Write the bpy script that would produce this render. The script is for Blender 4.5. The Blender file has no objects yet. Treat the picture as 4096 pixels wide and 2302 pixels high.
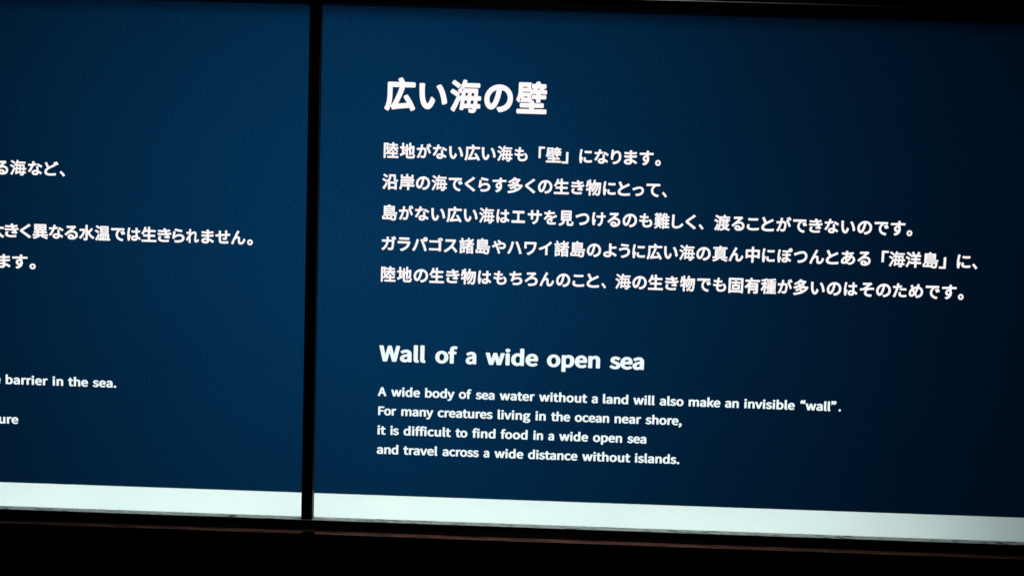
import bpy, bmesh, math, random
from mathutils import Vector, Matrix

scene = bpy.context.scene
C = scene.collection

# ------------------------------------------------------------------ camera
# a phone held about 0.9 m from the panels, looking slightly down and a little rolled
cam_data = bpy.data.cameras.new("camera")
cam = bpy.data.objects.new("camera", cam_data)
C.objects.link(cam)
cam_data.sensor_fit = 'HORIZONTAL'
cam_data.sensor_width = 36.0
cam_data.lens = 36.0 * 2958.0 / 4096.0
cam_data.clip_start = 0.01
cam_data.clip_end = 50.0
PITCH, YAW, ROLL = (-0.051454, -0.010715, 0.031248)
fw = Vector((math.sin(YAW) * math.cos(PITCH), math.cos(YAW) * math.cos(PITCH), math.sin(PITCH)))
rt = Vector((math.cos(YAW), -math.sin(YAW), 0.0))
up = rt.cross(fw)
rt2 = rt * math.cos(ROLL) + up * math.sin(ROLL)
up2 = up * math.cos(ROLL) - rt * math.sin(ROLL)
m3 = Matrix((rt2, up2, -fw)).transposed()
cam.matrix_world = Matrix.Translation((0.0, -0.91, 0.0)) @ m3.to_4x4()
scene.camera = cam

# ------------------------------------------------------------------ world: a dark exhibition room
world = bpy.data.worlds.new("World")
scene.world = world
world.use_nodes = True
bg = world.node_tree.nodes["Background"]
bg.inputs["Color"].default_value = (0.9, 0.85, 0.8, 1)
bg.inputs["Strength"].default_value = 0.0008

vs = scene.view_settings
vs.view_transform = 'Standard'
vs.look = 'None'
vs.exposure = 0.0
vs.gamma = 1.0
vs.use_curve_mapping = False

scene.cycles.max_bounces = 6
scene.cycles.diffuse_bounces = 4
scene.cycles.transmission_bounces = 4
scene.cycles.sample_clamp_indirect = 4.0
scene.cycles.use_denoising = True
scene.cycles.denoiser = 'OPENIMAGEDENOISE'
scene.cycles.denoising_input_passes = 'RGB_ALBEDO_NORMAL'


def area_lamp(name, loc, target, power, sx, sy, color, shape='RECTANGLE', spread=180):
    d = bpy.data.lights.new(name, 'AREA')
    d.energy = power
    d.shape = shape
    d.size = sx
    if shape in {'RECTANGLE', 'ELLIPSE'}:
        d.size_y = sy
    d.color = color
    d.spread = math.radians(spread)
    o = bpy.data.objects.new(name, d)
    o.location = loc
    o.rotation_euler = (Vector(target) - Vector(loc)).to_track_quat('-Z', 'Y').to_euler()
    C.objects.link(o)
    return o


# lamps inside the light box, behind the printed films (this is where most of the light comes from)
area_lamp("box_lamp", (-0.19, 0.60, 0.02), (-0.19, 0.0, 0.02), 1.30, 0.22, 0.30, (1.0, 0.98, 0.96))
# a narrow lamp, added unseen to light the white strip by itself
area_lamp("added_strip_lamp", (-0.19, 0.26, -0.3268), (-0.19, 0.0, -0.3268), 2.45, 1.50, 0.016, (0.97, 1.0, 0.99))
# a weak warm lamp above, added unseen to brighten the ledge and top edge
area_lamp("overhead_fill", (0.02, -0.045, 1.30), (0.02, -0.040, -0.36), 0.42, 0.08, 0.08, (1.0, 0.88, 0.78), 'DISK', 46)

# ------------------------------------------------------------------ helpers


def tag(o, label=None, cat=None, group=None, kind=None):
    if label: o['label'] = label
    if cat: o['category'] = cat
    if group: o['group'] = group
    if kind: o['kind'] = kind
    return o


def thing(name, loc, label, cat, group=None):
    o = bpy.data.objects.new(name, None)
    o.empty_display_size = 0.05
    o.location = loc
    C.objects.link(o)
    return tag(o, label, cat, group)


def link(name, mesh, mat, parent=None):
    o = bpy.data.objects.new(name, mesh)
    mesh.materials.clear()
    mesh.materials.append(mat)
    C.objects.link(o)
    if parent is not None:
        o.parent = parent
        bpy.context.view_layer.update()
        o.matrix_parent_inverse = parent.matrix_world.inverted()
    return o


def add_box(bm, x0, x1, y0, y1, z0, z1):
    vs_ = [bm.verts.new((x, y, z)) for x in (x0, x1) for y in (y0, y1) for z in (z0, z1)]
    for f in ((0, 1, 3, 2), (4, 6, 7, 5), (0, 4, 5, 1), (2, 3, 7, 6), (0, 2, 6, 4), (1, 5, 7, 3)):
        bm.faces.new([vs_[i] for i in f])


def box_mesh(name, boxes, bevel=0.0, seg=2):
    bm = bmesh.new()
    for b in boxes:
        add_box(bm, *b)
    bmesh.ops.recalc_face_normals(bm, faces=bm.faces)
    if bevel > 0:
        bmesh.ops.bevel(bm, geom=list(bm.edges), offset=bevel, segments=seg, profile=0.5, affect='EDGES')
    me = bpy.data.meshes.new(name)
    bm.to_mesh(me)
    bm.free()
    return me


def face_material(obj, mat, test):
    """Shade put into colour: a darker material on faces whose normal passes the test."""
    obj.data.materials.append(mat)
    for p in obj.data.polygons:
        if test(p.normal):
            p.material_index = 1


def sheet_mesh(name, x0, x1, z0, z1, y):
    bm = bmesh.new()
    v = [bm.verts.new(p) for p in ((x0, y, z0), (x1, y, z0), (x1, y, z1), (x0, y, z1))]
    bm.faces.new(v)
    me = bpy.data.meshes.new(name)
    bm.to_mesh(me)
    bm.free()
    return me


# ------------------------------------------------------------------ materials


class NT:
    def __init__(self, name):
        self.m = bpy.data.materials.new(name)
        self.m.use_nodes = True
        self.t = self.m.node_tree
        self.t.nodes.clear()
        self.out = self.n('ShaderNodeOutputMaterial')

    def n(self, typ, **kw):
        nd = self.t.nodes.new(typ)
        for k, v in kw.items():
            setattr(nd, k, v)
        return nd

    def l(self, a, b):
        self.t.links.new(a, b)

    def coords(self, scale):
        tc = self.n('ShaderNodeTexCoord')
        mp = self.n('ShaderNodeMapping')
        mp.inputs['Scale'].default_value = scale
        self.l(tc.outputs['Object'], mp.inputs['Vector'])
        return mp.outputs['Vector']

    def noise(self, vec, scale, detail=2.0, rough=0.5):
        nz = self.n('ShaderNodeTexNoise')
        nz.inputs['Scale'].default_value = scale
        nz.inputs['Detail'].default_value = detail
        nz.inputs['Roughness'].default_value = rough
        self.l(vec, nz.inputs['Vector'])
        return nz.outputs['Fac']

    def ramp(self, fac, stops):
        r = self.n('ShaderNodeValToRGB')
        el = r.color_ramp.elements
        while len(el) < len(stops):
            el.new(0.5)
        for e, (p, c) in zip(el, stops):
            e.position = p
            e.color = (*c, 1)
        self.l(fac, r.inputs['Fac'])
        return r.outputs['Color']

    def mix(self, fac, a, b, mode='MIX'):
        mx = self.n('ShaderNodeMix', data_type='RGBA', blend_type=mode)
        for sock, v in ((mx.inputs[0], fac), (mx.inputs[6], a), (mx.inputs[7], b)):
            if isinstance(v, (int, float)):
                sock.default_value = v
            elif isinstance(v, tuple):
                sock.default_value = (*v, 1)
            else:
                self.l(v, sock)
        return mx.outputs[2]


def film_material(name, colour, grain, gloss):
    """A printed translucent film: light from behind passes through its ink; the grain is the fibre of the film."""
    k = NT(name)
    v = k.coords((0.55, 1.0, 1.0))
    a = k.noise(v, 620.0, 3.0, 0.62)
    fine = k.ramp(a, [(0.28, (1 - grain,) * 3), (0.72, (1 + grain,) * 3)])
    b = k.noise(k.coords((1.0, 1.0, 1.0)), 5.0, 3.0, 0.55)
    cloud = k.ramp(b, [(0.25, (0.94, 0.93, 0.96)), (0.75, (1.06, 1.06, 1.04))])
    col = k.mix(1.0, k.mix(1.0, colour, fine, 'MULTIPLY'), cloud, 'MULTIPLY')
    tr = k.n('ShaderNodeBsdfTranslucent')
    k.l(col, tr.inputs['Color'])
    df = k.n('ShaderNodeBsdfDiffuse')
    k.l(col, df.inputs['Color'])
    ms = k.n('ShaderNodeMixShader')
    ms.inputs[0].default_value = 0.06
    k.l(tr.outputs[0], ms.inputs[1])
    k.l(df.outputs[0], ms.inputs[2])
    k.l(ms.outputs[0], k.out.inputs['Surface'])
    return k.m


def letter_material(name, colour, strength):
    """Unprinted, clear parts of the backlit film: they glow evenly."""
    k = NT(name)
    e = k.n('ShaderNodeEmission')
    e.inputs['Color'].default_value = (*colour, 1)
    e.inputs['Strength'].default_value = strength
    k.l(e.outputs[0], k.out.inputs['Surface'])
    k.m.cycles.emission_sampling = 'NONE'
    return k.m


def painted_steel(name, base, rough, chip):
    """Painted steel with small dark chips and scratches strung along the bar."""
    k = NT(name)
    n1 = k.noise(k.coords((70.0, 420.0, 420.0)), 1.0, 4.0, 0.65)
    n2 = k.noise(k.coords((9.0, 9.0, 9.0)), 1.0, 2.0, 0.5)
    worn = k.ramp(n2, [(0.35, (0.0,) * 3), (0.7, (0.10,) * 3)])
    add = k.mix(1.0, n1, worn, 'ADD')
    chips = k.ramp(add, [(0.585, (0.0,) * 3), (0.63, (1.0,) * 3)])
    tone = k.ramp(k.noise(k.coords((30.0, 200.0, 200.0)), 1.0, 3.0, 0.6), [(0.3, tuple(0.86 * c for c in base)), (0.7, tuple(1.08 * c for c in base))])
    col = k.mix(chips, tone, chip)
    p = k.n('ShaderNodeBsdfPrincipled')
    k.l(col, p.inputs['Base Color'])
    p.inputs['Roughness'].default_value = rough
    bp = k.n('ShaderNodeBump')
    bp.inputs['Strength'].default_value = 0.25
    bp.inputs['Distance'].default_value = 0.0004
    k.l(n1, bp.inputs['Height'])
    k.l(bp.outputs[0], p.inputs['Normal'])
    k.l(p.outputs[0], k.out.inputs['Surface'])
    return k.m


def plain(name, stops, rough, scale=(40, 40, 40), spec=0.5, metallic=0.0):
    k = NT(name)
    col = k.ramp(k.noise(k.coords(scale), 1.0, 5.0, 0.62), stops)
    p = k.n('ShaderNodeBsdfPrincipled')
    k.l(col, p.inputs['Base Color'])
    p.inputs['Roughness'].default_value = rough
    p.inputs['Specular IOR Level'].default_value = spec
    p.inputs['Metallic'].default_value = metallic
    k.l(p.outputs[0], k.out.inputs['Surface'])
    return k.m


M_BLUE = film_material("blue_ink_film", (0.0042, 0.098, 0.286), 0.38, 0.3)
M_BAND = film_material("white_film", (0.765, 0.925, 0.90), 0.02, 0.3)
M_JP = letter_material("warm_white_lettering", (1.0, 0.955, 0.955), 1.0)
M_EN = letter_material("cool_white_lettering", (0.88, 0.985, 0.985), 1.0)
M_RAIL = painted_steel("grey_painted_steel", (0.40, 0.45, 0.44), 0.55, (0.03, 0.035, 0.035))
M_SIDE = painted_steel("dull_grey_steel", (0.09, 0.095, 0.094), 0.8, (0.03, 0.03, 0.03))
M_BLACK = plain("black_steel_and_shade", [(0.3, (0.012, 0.012, 0.012)), (0.7, (0.022, 0.021, 0.02))], 0.42)
M_WALL = plain("black_wall_paint_and_shade", [(0.3, (0.010, 0.009, 0.008)), (0.7, (0.018, 0.016, 0.014))], 0.85, (25, 25, 25), 0.2)
M_WOOD = plain("brown_wood", [(0.36, (0.03, 0.018, 0.014)), (0.47, (0.15, 0.075, 0.058)), (0.58, (0.24, 0.12, 0.092)), (0.75, (0.30, 0.165, 0.13))], 0.65, (26, 300, 300))
M_EDGE = plain("worn_metal_edge", [(0.3, (0.55, 0.54, 0.53)), (0.7, (0.85, 0.84, 0.82))], 0.42, (60, 400, 400), 0.5, 0.85)
M_GRIME = plain("dark_grime", [(0.3, (0.012, 0.013, 0.012)), (0.7, (0.03, 0.03, 0.028))], 0.7, (300, 300, 300))

# ------------------------------------------------------------------ the wall and the light box frame
FX0, FX1 = -1.02, 0.92            # the opening of the light box
ZT, ZB, ZBAND = 0.2885, -0.3420, -0.3112
MX0, MX1 = -0.2627, -0.2492       # the upright bar between the two panels
FRONT = -0.011

wall = link("wall", box_mesh("wall", [
    (-2.6, 2.6, -0.004, 0.70, 0.3030, 1.30),
    (-2.6, 2.6, -0.004, 0.70, -1.40, -0.3720),
    (-2.6, FX0 - 0.03, -0.004, 0.70, -0.3718, 0.3028),
    (FX1 + 0.03, 2.6, -0.004, 0.70, -0.3718, 0.3028)]), M_WALL)
tag(wall, "black painted wall around the lit panels", "wall", kind="structure")

frame = thing("light_box_frame", ((MX0 + MX1) / 2, 0.0, ZB),
              "black steel frame with one upright bar holding both lit blue panels", "frame")
link("top_rail", box_mesh("top_rail", [(FX0 - 0.029, FX1 + 0.029, FRONT, 0.02, ZT, 0.3012)], 0.0016, 3), M_BLACK, frame)
bead = bmesh.new()
for i in range(0, 61):
    x = FX0 - 0.029 + (FX1 - FX0 + 0.058) * i / 60
    for a in range(10):
        t = a / 10 * 2 * math.pi
        bead.verts.new((x, FRONT + 0.0010 + 0.0013 * math.cos(t), 0.3014 + 0.0013 * math.sin(t)))
bead.verts.ensure_lookup_table()
for i in range(60):
    for a in range(10):
        p, q = i * 10 + a, i * 10 + (a + 1) % 10
        f = bead.faces.new([bead.verts[k] for k in (p, q, q + 10, p + 10)])
        f.smooth = True
bmesh.ops.recalc_face_normals(bead, faces=bead.faces)
bead_mesh = bpy.data.meshes.new("metal_edge")
bead.to_mesh(bead_mesh)
bead.free()
link("metal_edge", bead_mesh, M_EDGE, frame)
link("shadow_gap_block", box_mesh("shadow_gap_block", [(-0.2583, -0.2432, -0.0212, FRONT - 0.0003, -0.3556, -0.3528)], 0.0006, 2), M_BLACK, frame)  # added black block, stands in for the upright's shadow across the ledge
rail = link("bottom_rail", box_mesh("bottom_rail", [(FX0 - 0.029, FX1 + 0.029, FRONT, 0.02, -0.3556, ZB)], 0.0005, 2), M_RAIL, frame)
bar = link("upright_bar", box_mesh("upright_bar", [(MX0, MX1, FRONT + 0.0006, -0.0012, ZB + 0.0002, ZT - 0.0002)], 0.0005, 2), M_SIDE, frame)
face_material(bar, M_BLACK, lambda n: n.y < -0.5)  # front blackened: its unlit look is put into the colour
face_material(rail, M_BLACK, lambda n: n.z < 0.5)  # all but the lit top blackened, shade as colour
link("side_rail", box_mesh("side_rail", [(FX0 - 0.029, FX0, FRONT, 0.02, ZB + 0.0002, ZT - 0.0002)], 0.0005, 2), M_BLACK, frame)
link("side_rail", box_mesh("side_rail", [(FX1, FX1 + 0.029, FRONT, 0.02, ZB + 0.0002, ZT - 0.0002)], 0.0005, 2), M_BLACK, frame)
# the closed box behind the films, with an added partition between the big lamp and the added strip lamp
link("lamp_housing", box_mesh("lamp_housing", [
    (FX0, FX1, 0.66, 0.67, -0.36, 0.30),
    (FX0, FX1, 0.021, 0.659, 0.29, 0.30),
    (FX0, FX1, 0.055, 0.062, 0.262, 0.2898),  # added inner lip, unseen, dims the top edge of the films
    (FX0, FX1, 0.021, 0.659, -0.36, -0.35),
    (FX0 - 0.02, FX0 - 0.001, 0.021, 0.67, -0.36, 0.30),
    (FX1 + 0.001, FX1 + 0.02, 0.021, 0.67, -0.36, 0.30),
    (FX0, FX1, 0.001, 0.659, ZBAND - 0.0006, ZBAND + 0.0006)]), M_BLACK, frame)


def grime_spot(x, y, rx, ry):
    bm = bmesh.new()
    rnd = random.Random(int(x * 1e4))
    ring = []
    top = bm.verts.new((x, y, ZB + 0.0006))
    for i in range(28):
        a = i / 28 * 2 * math.pi
        q = 1 + rnd.uniform(-0.12, 0.12)
        ring.append(bm.verts.new((x + rx * q * math.cos(a), y + ry * q * math.sin(a), ZB + 0.0001)))
    for i in range(28):
        bm.faces.new((top, ring[i], ring[(i + 1) % 28]))
    me = bpy.data.meshes.new("grime_spot")
    bm.to_mesh(me)
    bm.free()
    return link("grime_spot", me, M_GRIME, rail)


grime_spot(-0.3500, -0.0068, 0.0052, 0.0030)
grime_spot(0.6020, -0.0060, 0.0050, 0.0026)

ledge = link("wooden_ledge", box_mesh("wooden_ledge", [(-2.6, 2.6, -0.0205, -0.0042, -0.3715, -0.3558)], 0.0004, 2), M_WOOD)
face_material(ledge, M_WALL, lambda n: n.z < 0.5)  # ledge front darkened to look unlit, only the top stays brown
tag(ledge, "thin worn brown ledge running along the wall under the black frame", "ledge")

# ------------------------------------------------------------------ lettering
# outline of every character used: closed loops of x, y, x, y ... in thousandths of its own em square
OUTLINES = {
    '、': [
        [256, -82, 276, -87, 296, -77, 366, -17, 372, -2, 370, 13, 301, 93, 186, 206, 131, 252, 106, 253, 29, 188, 22, 173, 24, 153, 146, 39],
    ],
    '。': [
        [154, -87, 191, -92, 226, -89, 256, -81, 301, -58, 326, -36, 355, 3, 376, 63, 375, 123, 367, 153, 344, 198, 301, 241, 256, 264, 226, 272, 161, 272, 116, 257, 86, 239, 62, 218, 33, 178, 14, 123, 14, 58, 29, 13, 46, -16, 87, -57, 111, -72],
        [181, 22, 156, 33, 136, 53, 126, 78, 125, 103, 135, 128, 153, 148, 181, 160, 206, 161, 231, 151, 251, 133, 264, 103, 263, 78, 253, 53, 236, 35, 206, 22],
    ],
    '「': [
        [633, 173, 649, 168, 729, 168, 747, 178, 754, 193, 755, 743, 969, 746, 984, 752, 997, 773, 997, 848, 992, 863, 979, 874, 649, 877, 634, 872, 621, 858, 619, 198, 624, 183],
    ],
    '」': [
        [17, -112, 33, -117, 353, -117, 368, -111, 378, -99, 381, 563, 376, 578, 363, 589, 273, 592, 254, 583, 246, 568, 245, 18, 238, 14, 33, 14, 18, 10, 7, -2, 3, -17, 4, -92],
    ],
    'あ': [
        [561, -76, 583, -81, 653, -66, 713, -46, 768, -21, 813, 8, 849, 39, 883, 80, 906, 119, 923, 163, 933, 209, 933, 294, 915, 359, 878, 419, 823, 470, 748, 509, 758, 549, 755, 564, 743, 578, 703, 589, 701, 594, 808, 610, 823, 619, 831, 639, 830, 719, 823, 734, 813, 742, 798, 745, 663, 721, 488, 704, 490, 739, 503, 789, 494, 814, 473, 823, 383, 825, 368, 818, 359, 804, 348, 700, 263, 701, 143, 712, 128, 707, 117, 694, 116, 604, 121, 589, 132, 579, 193, 572, 333, 568, 336, 564, 328, 473, 263, 433, 188, 369, 133, 300, 110, 259, 92, 214, 82, 174, 80, 99, 93, 54, 108, 28, 138, -2, 178, -21, 223, -28, 268, -25, 323, -11, 378, 11, 388, -16, 398, -25, 413, -29, 508, 2],
        [513, 39, 496, 94, 559, 159, 609, 224, 653, 294, 702, 389, 738, 370, 777, 329, 795, 279, 793, 224, 772, 169, 728, 119, 668, 83, 623, 66, 528, 47],
        [228, 113, 218, 124, 216, 144, 231, 204, 277, 274, 323, 318, 345, 149, 318, 132, 283, 118, 253, 112],
        [468, 255, 463, 264, 460, 299, 458, 385, 508, 400, 563, 407, 528, 337],
        [468, 520, 464, 524, 468, 571, 619, 584, 608, 535, 543, 532],
    ],
    'い': [
        [317, -35, 355, -40, 385, -37, 430, -19, 460, 4, 496, 45, 520, 84, 556, 160, 575, 210, 575, 225, 568, 240, 500, 315, 485, 321, 470, 319, 455, 305, 423, 210, 402, 165, 382, 135, 365, 120, 355, 118, 335, 125, 324, 135, 308, 155, 284, 205, 258, 320, 246, 515, 252, 710, 245, 720, 230, 728, 120, 730, 102, 720, 95, 700, 101, 645, 110, 370, 124, 265, 137, 200, 175, 95, 202, 50, 226, 20, 255, -6, 288, -25],
        [833, 110, 850, 111, 941, 150, 951, 170, 944, 230, 907, 395, 867, 510, 825, 600, 796, 650, 765, 693, 740, 701, 650, 670, 637, 655, 635, 640, 640, 626, 694, 545, 735, 455, 782, 300, 811, 130, 820, 116],
    ],
    'う': [
        [334, -74, 355, -79, 435, -64, 507, -44, 580, -16, 640, 14, 695, 50, 745, 96, 784, 146, 812, 201, 830, 261, 836, 331, 832, 376, 823, 416, 802, 461, 781, 491, 757, 516, 722, 541, 685, 560, 645, 573, 600, 581, 520, 582, 385, 565, 225, 529, 160, 519, 140, 506, 136, 481, 163, 386, 170, 374, 185, 366, 200, 366, 275, 394, 400, 429, 485, 443, 545, 446, 600, 440, 635, 425, 665, 401, 682, 371, 689, 331, 684, 286, 673, 251, 650, 211, 620, 177, 585, 149, 545, 126, 490, 102, 375, 70, 300, 58, 281, 46, 275, 31, 277, 16],
        [683, 631, 724, 631, 735, 638, 743, 651, 756, 741, 750, 756, 735, 766, 520, 782, 300, 814, 285, 810, 272, 796, 256, 706, 260, 691, 275, 678, 450, 653],
    ],
    'が': [
        [142, -61, 163, -66, 183, -56, 247, 59, 321, 234, 398, 475, 508, 478, 532, 469, 544, 454, 552, 424, 552, 369, 536, 209, 516, 129, 503, 99, 488, 84, 468, 77, 433, 77, 328, 97, 313, 94, 303, 86, 296, 64, 313, -33, 333, -48, 418, -61, 478, -62, 538, -51, 573, -33, 603, -6, 630, 34, 645, 69, 673, 174, 688, 294, 693, 414, 684, 489, 671, 524, 655, 549, 633, 573, 608, 590, 578, 602, 528, 612, 428, 610, 455, 774, 450, 794, 433, 807, 333, 817, 318, 814, 307, 804, 301, 789, 291, 664, 278, 597, 163, 588, 63, 588, 48, 584, 35, 569, 33, 554, 43, 464, 58, 444, 73, 440, 248, 459, 202, 314, 158, 204, 110, 104, 49, 4, 51, -16, 63, -28],
        [866, 239, 888, 241, 968, 280, 980, 294, 982, 309, 919, 459, 834, 619, 836, 624, 878, 642, 889, 654, 858, 719, 799, 809, 799, 829, 788, 836, 773, 836, 713, 812, 699, 799, 695, 784, 698, 771, 748, 689, 678, 654, 666, 639, 664, 624, 753, 481, 807, 364, 847, 254],
        [905, 659, 928, 656, 988, 682, 1000, 694, 1005, 714, 970, 779, 915, 864, 903, 874, 888, 877, 823, 852, 808, 834, 817, 829, 818, 819, 882, 719, 902, 679],
    ],
    'き': [
        [406, -74, 494, -79, 569, -78, 739, -60, 754, -49, 760, -34, 761, 61, 749, 75, 734, 80, 594, 62, 454, 60, 384, 69, 339, 84, 306, 111, 297, 131, 294, 151, 304, 201, 335, 256, 332, 281, 314, 295, 229, 312, 214, 309, 200, 296, 186, 266, 162, 191, 157, 136, 161, 96, 174, 56, 194, 21, 214, 0, 254, -30, 334, -62],
        [720, 161, 744, 156, 764, 163, 811, 231, 816, 246, 810, 266, 769, 316, 727, 391, 834, 413, 879, 427, 890, 451, 878, 531, 865, 551, 844, 557, 754, 533, 669, 517, 643, 586, 774, 613, 809, 623, 822, 631, 830, 656, 818, 731, 810, 746, 799, 753, 784, 755, 699, 731, 609, 714, 602, 731, 587, 811, 574, 825, 559, 829, 469, 818, 450, 806, 444, 781, 468, 706, 464, 702, 324, 704, 179, 716, 156, 706, 148, 686, 153, 611, 158, 596, 169, 585, 329, 572, 504, 573, 530, 506, 499, 501, 379, 499, 149, 509, 134, 497, 129, 481, 133, 401, 144, 381, 164, 374, 304, 368, 444, 368, 584, 374, 619, 303, 534, 311, 514, 305, 502, 286, 494, 221, 499, 202, 519, 189],
    ],
    'く': [
        [638, -91, 654, -96, 672, -91, 748, -21, 757, -1, 751, 19, 639, 124, 370, 349, 336, 384, 344, 398, 369, 421, 729, 720, 735, 739, 727, 759, 649, 828, 629, 835, 609, 827, 561, 769, 499, 710, 230, 484, 192, 439, 180, 414, 174, 389, 176, 364, 185, 339, 222, 289, 484, 62],
    ],
    'け': [
        [531, -85, 548, -90, 563, -86, 628, -42, 674, 0, 711, 45, 743, 100, 764, 155, 785, 265, 792, 465, 928, 481, 943, 488, 952, 505, 953, 595, 948, 610, 938, 620, 918, 624, 792, 605, 792, 785, 783, 802, 768, 810, 663, 811, 650, 805, 641, 795, 637, 780, 647, 710, 649, 595, 508, 594, 393, 604, 374, 595, 366, 580, 365, 490, 371, 475, 383, 465, 478, 458, 654, 455, 653, 355, 646, 270, 638, 228, 616, 165, 578, 110, 548, 80, 508, 50, 458, 24, 445, 5, 445, -10, 453, -24],
        [155, -35, 173, -40, 243, -32, 258, -26, 268, -15, 272, 70, 338, 300, 328, 322, 272, 355, 248, 352, 237, 340, 228, 317, 225, 325, 235, 495, 260, 650, 286, 760, 284, 775, 278, 786, 263, 795, 163, 805, 143, 798, 132, 780, 98, 495, 88, 310, 92, 230, 107, 120, 137, 0, 146, -25],
    ],
    'こ': [
        [407, -51, 497, -56, 657, -49, 762, -37, 847, -19, 858, -11, 865, 4, 864, 104, 852, 121, 832, 127, 717, 102, 572, 89, 447, 89, 407, 94, 352, 108, 312, 131, 299, 144, 287, 169, 288, 224, 306, 299, 299, 319, 277, 330, 197, 338, 182, 336, 172, 329, 164, 314, 143, 199, 146, 129, 160, 84, 178, 54, 202, 28, 242, -3, 282, -22, 327, -37],
        [422, 579, 587, 580, 777, 591, 791, 599, 799, 614, 798, 714, 787, 728, 772, 734, 502, 720, 362, 723, 227, 732, 212, 723, 204, 704, 205, 614, 217, 595, 232, 589],
    ],
    'し': [
        [414, -77, 481, -82, 551, -78, 611, -67, 666, -50, 716, -28, 766, 0, 841, 59, 924, 153, 928, 178, 861, 262, 836, 269, 817, 258, 771, 198, 716, 144, 656, 103, 616, 85, 536, 66, 481, 62, 421, 70, 386, 88, 371, 103, 358, 128, 350, 183, 362, 678, 371, 783, 361, 802, 346, 809, 231, 810, 216, 801, 208, 783, 216, 678, 206, 218, 210, 118, 219, 78, 235, 38, 258, 3, 282, -22, 316, -46, 351, -62],
    ],
    'す': [
        [339, -80, 365, -84, 431, -60, 490, -31, 537, 0, 585, 42, 617, 80, 645, 125, 676, 210, 686, 300, 678, 375, 654, 440, 652, 560, 940, 560, 952, 570, 959, 585, 960, 665, 950, 686, 930, 694, 655, 695, 658, 795, 650, 813, 630, 823, 535, 823, 515, 815, 506, 800, 510, 694, 95, 684, 80, 680, 70, 670, 65, 655, 68, 570, 75, 555, 90, 546, 360, 558, 514, 560, 514, 535, 510, 532, 475, 534, 420, 525, 385, 512, 357, 495, 312, 450, 281, 390, 272, 330, 274, 295, 285, 255, 311, 205, 335, 180, 380, 150, 415, 138, 472, 130, 410, 87, 355, 63, 280, 42, 264, 30, 258, 15, 263, -5],
        [460, 264, 435, 276, 418, 295, 410, 320, 413, 355, 425, 378, 445, 396, 470, 404, 500, 402, 521, 390, 537, 365, 533, 305, 524, 285, 509, 270, 490, 263],
    ],
    'せ': [
        [422, -43, 549, -48, 714, -40, 819, -31, 833, -23, 840, -13, 845, 87, 839, 102, 824, 113, 614, 94, 469, 92, 414, 100, 394, 109, 381, 122, 373, 152, 369, 362, 370, 417, 374, 424, 626, 447, 618, 327, 614, 322, 604, 322, 514, 335, 494, 330, 484, 321, 479, 307, 477, 232, 484, 216, 499, 205, 599, 192, 659, 191, 684, 195, 709, 207, 729, 227, 740, 247, 753, 307, 762, 457, 924, 462, 939, 467, 948, 477, 953, 492, 953, 572, 948, 587, 939, 597, 924, 602, 769, 592, 764, 597, 771, 772, 764, 790, 749, 801, 654, 802, 639, 798, 628, 787, 624, 772, 629, 707, 629, 582, 374, 558, 370, 567, 375, 742, 370, 757, 349, 771, 254, 771, 235, 762, 226, 742, 232, 662, 229, 544, 39, 530, 24, 523, 16, 512, 14, 497, 24, 412, 39, 391, 59, 387, 231, 407, 234, 152, 249, 67, 262, 37, 282, 12, 314, -14, 354, -30],
    ],
    'そ': [
        [592, -70, 661, -75, 731, -74, 746, -70, 760, -50, 778, 35, 776, 49, 766, 62, 751, 69, 671, 67, 606, 72, 541, 87, 501, 106, 478, 130, 464, 165, 464, 210, 481, 252, 497, 275, 531, 308, 556, 324, 601, 343, 691, 354, 876, 352, 891, 355, 902, 365, 908, 380, 905, 470, 891, 485, 876, 488, 736, 485, 504, 470, 720, 650, 781, 695, 785, 710, 781, 726, 716, 796, 701, 799, 626, 788, 451, 778, 251, 776, 236, 764, 231, 745, 235, 660, 241, 647, 251, 638, 266, 634, 501, 649, 511, 645, 366, 524, 266, 448, 96, 426, 83, 420, 74, 410, 71, 395, 80, 310, 92, 295, 111, 290, 371, 324, 375, 320, 340, 260, 324, 205, 326, 130, 343, 75, 364, 40, 391, 10, 436, -23, 486, -45, 536, -60],
    ],
    'た': [
        [186, -62, 210, -67, 229, -57, 267, 28, 351, 273, 420, 528, 610, 560, 624, 568, 632, 583, 633, 673, 626, 688, 615, 697, 595, 699, 500, 678, 450, 672, 474, 788, 466, 808, 450, 817, 345, 826, 325, 817, 316, 798, 315, 728, 300, 654, 200, 651, 100, 658, 84, 653, 72, 638, 74, 543, 87, 523, 115, 517, 272, 513, 230, 358, 183, 218, 144, 118, 87, -2, 90, -19, 101, -32],
        [650, -47, 795, -48, 920, -32, 931, -22, 936, -7, 939, 78, 935, 91, 925, 102, 910, 107, 810, 92, 730, 87, 650, 91, 606, 103, 585, 118, 576, 138, 577, 178, 589, 238, 582, 258, 560, 270, 485, 277, 468, 273, 453, 253, 438, 153, 440, 93, 452, 58, 485, 13, 515, -9, 580, -35],
        [529, 378, 725, 387, 900, 376, 912, 383, 921, 398, 923, 488, 915, 504, 900, 512, 825, 519, 680, 522, 530, 512, 514, 503, 506, 483, 506, 403, 513, 388],
    ],
    'ち': [
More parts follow.
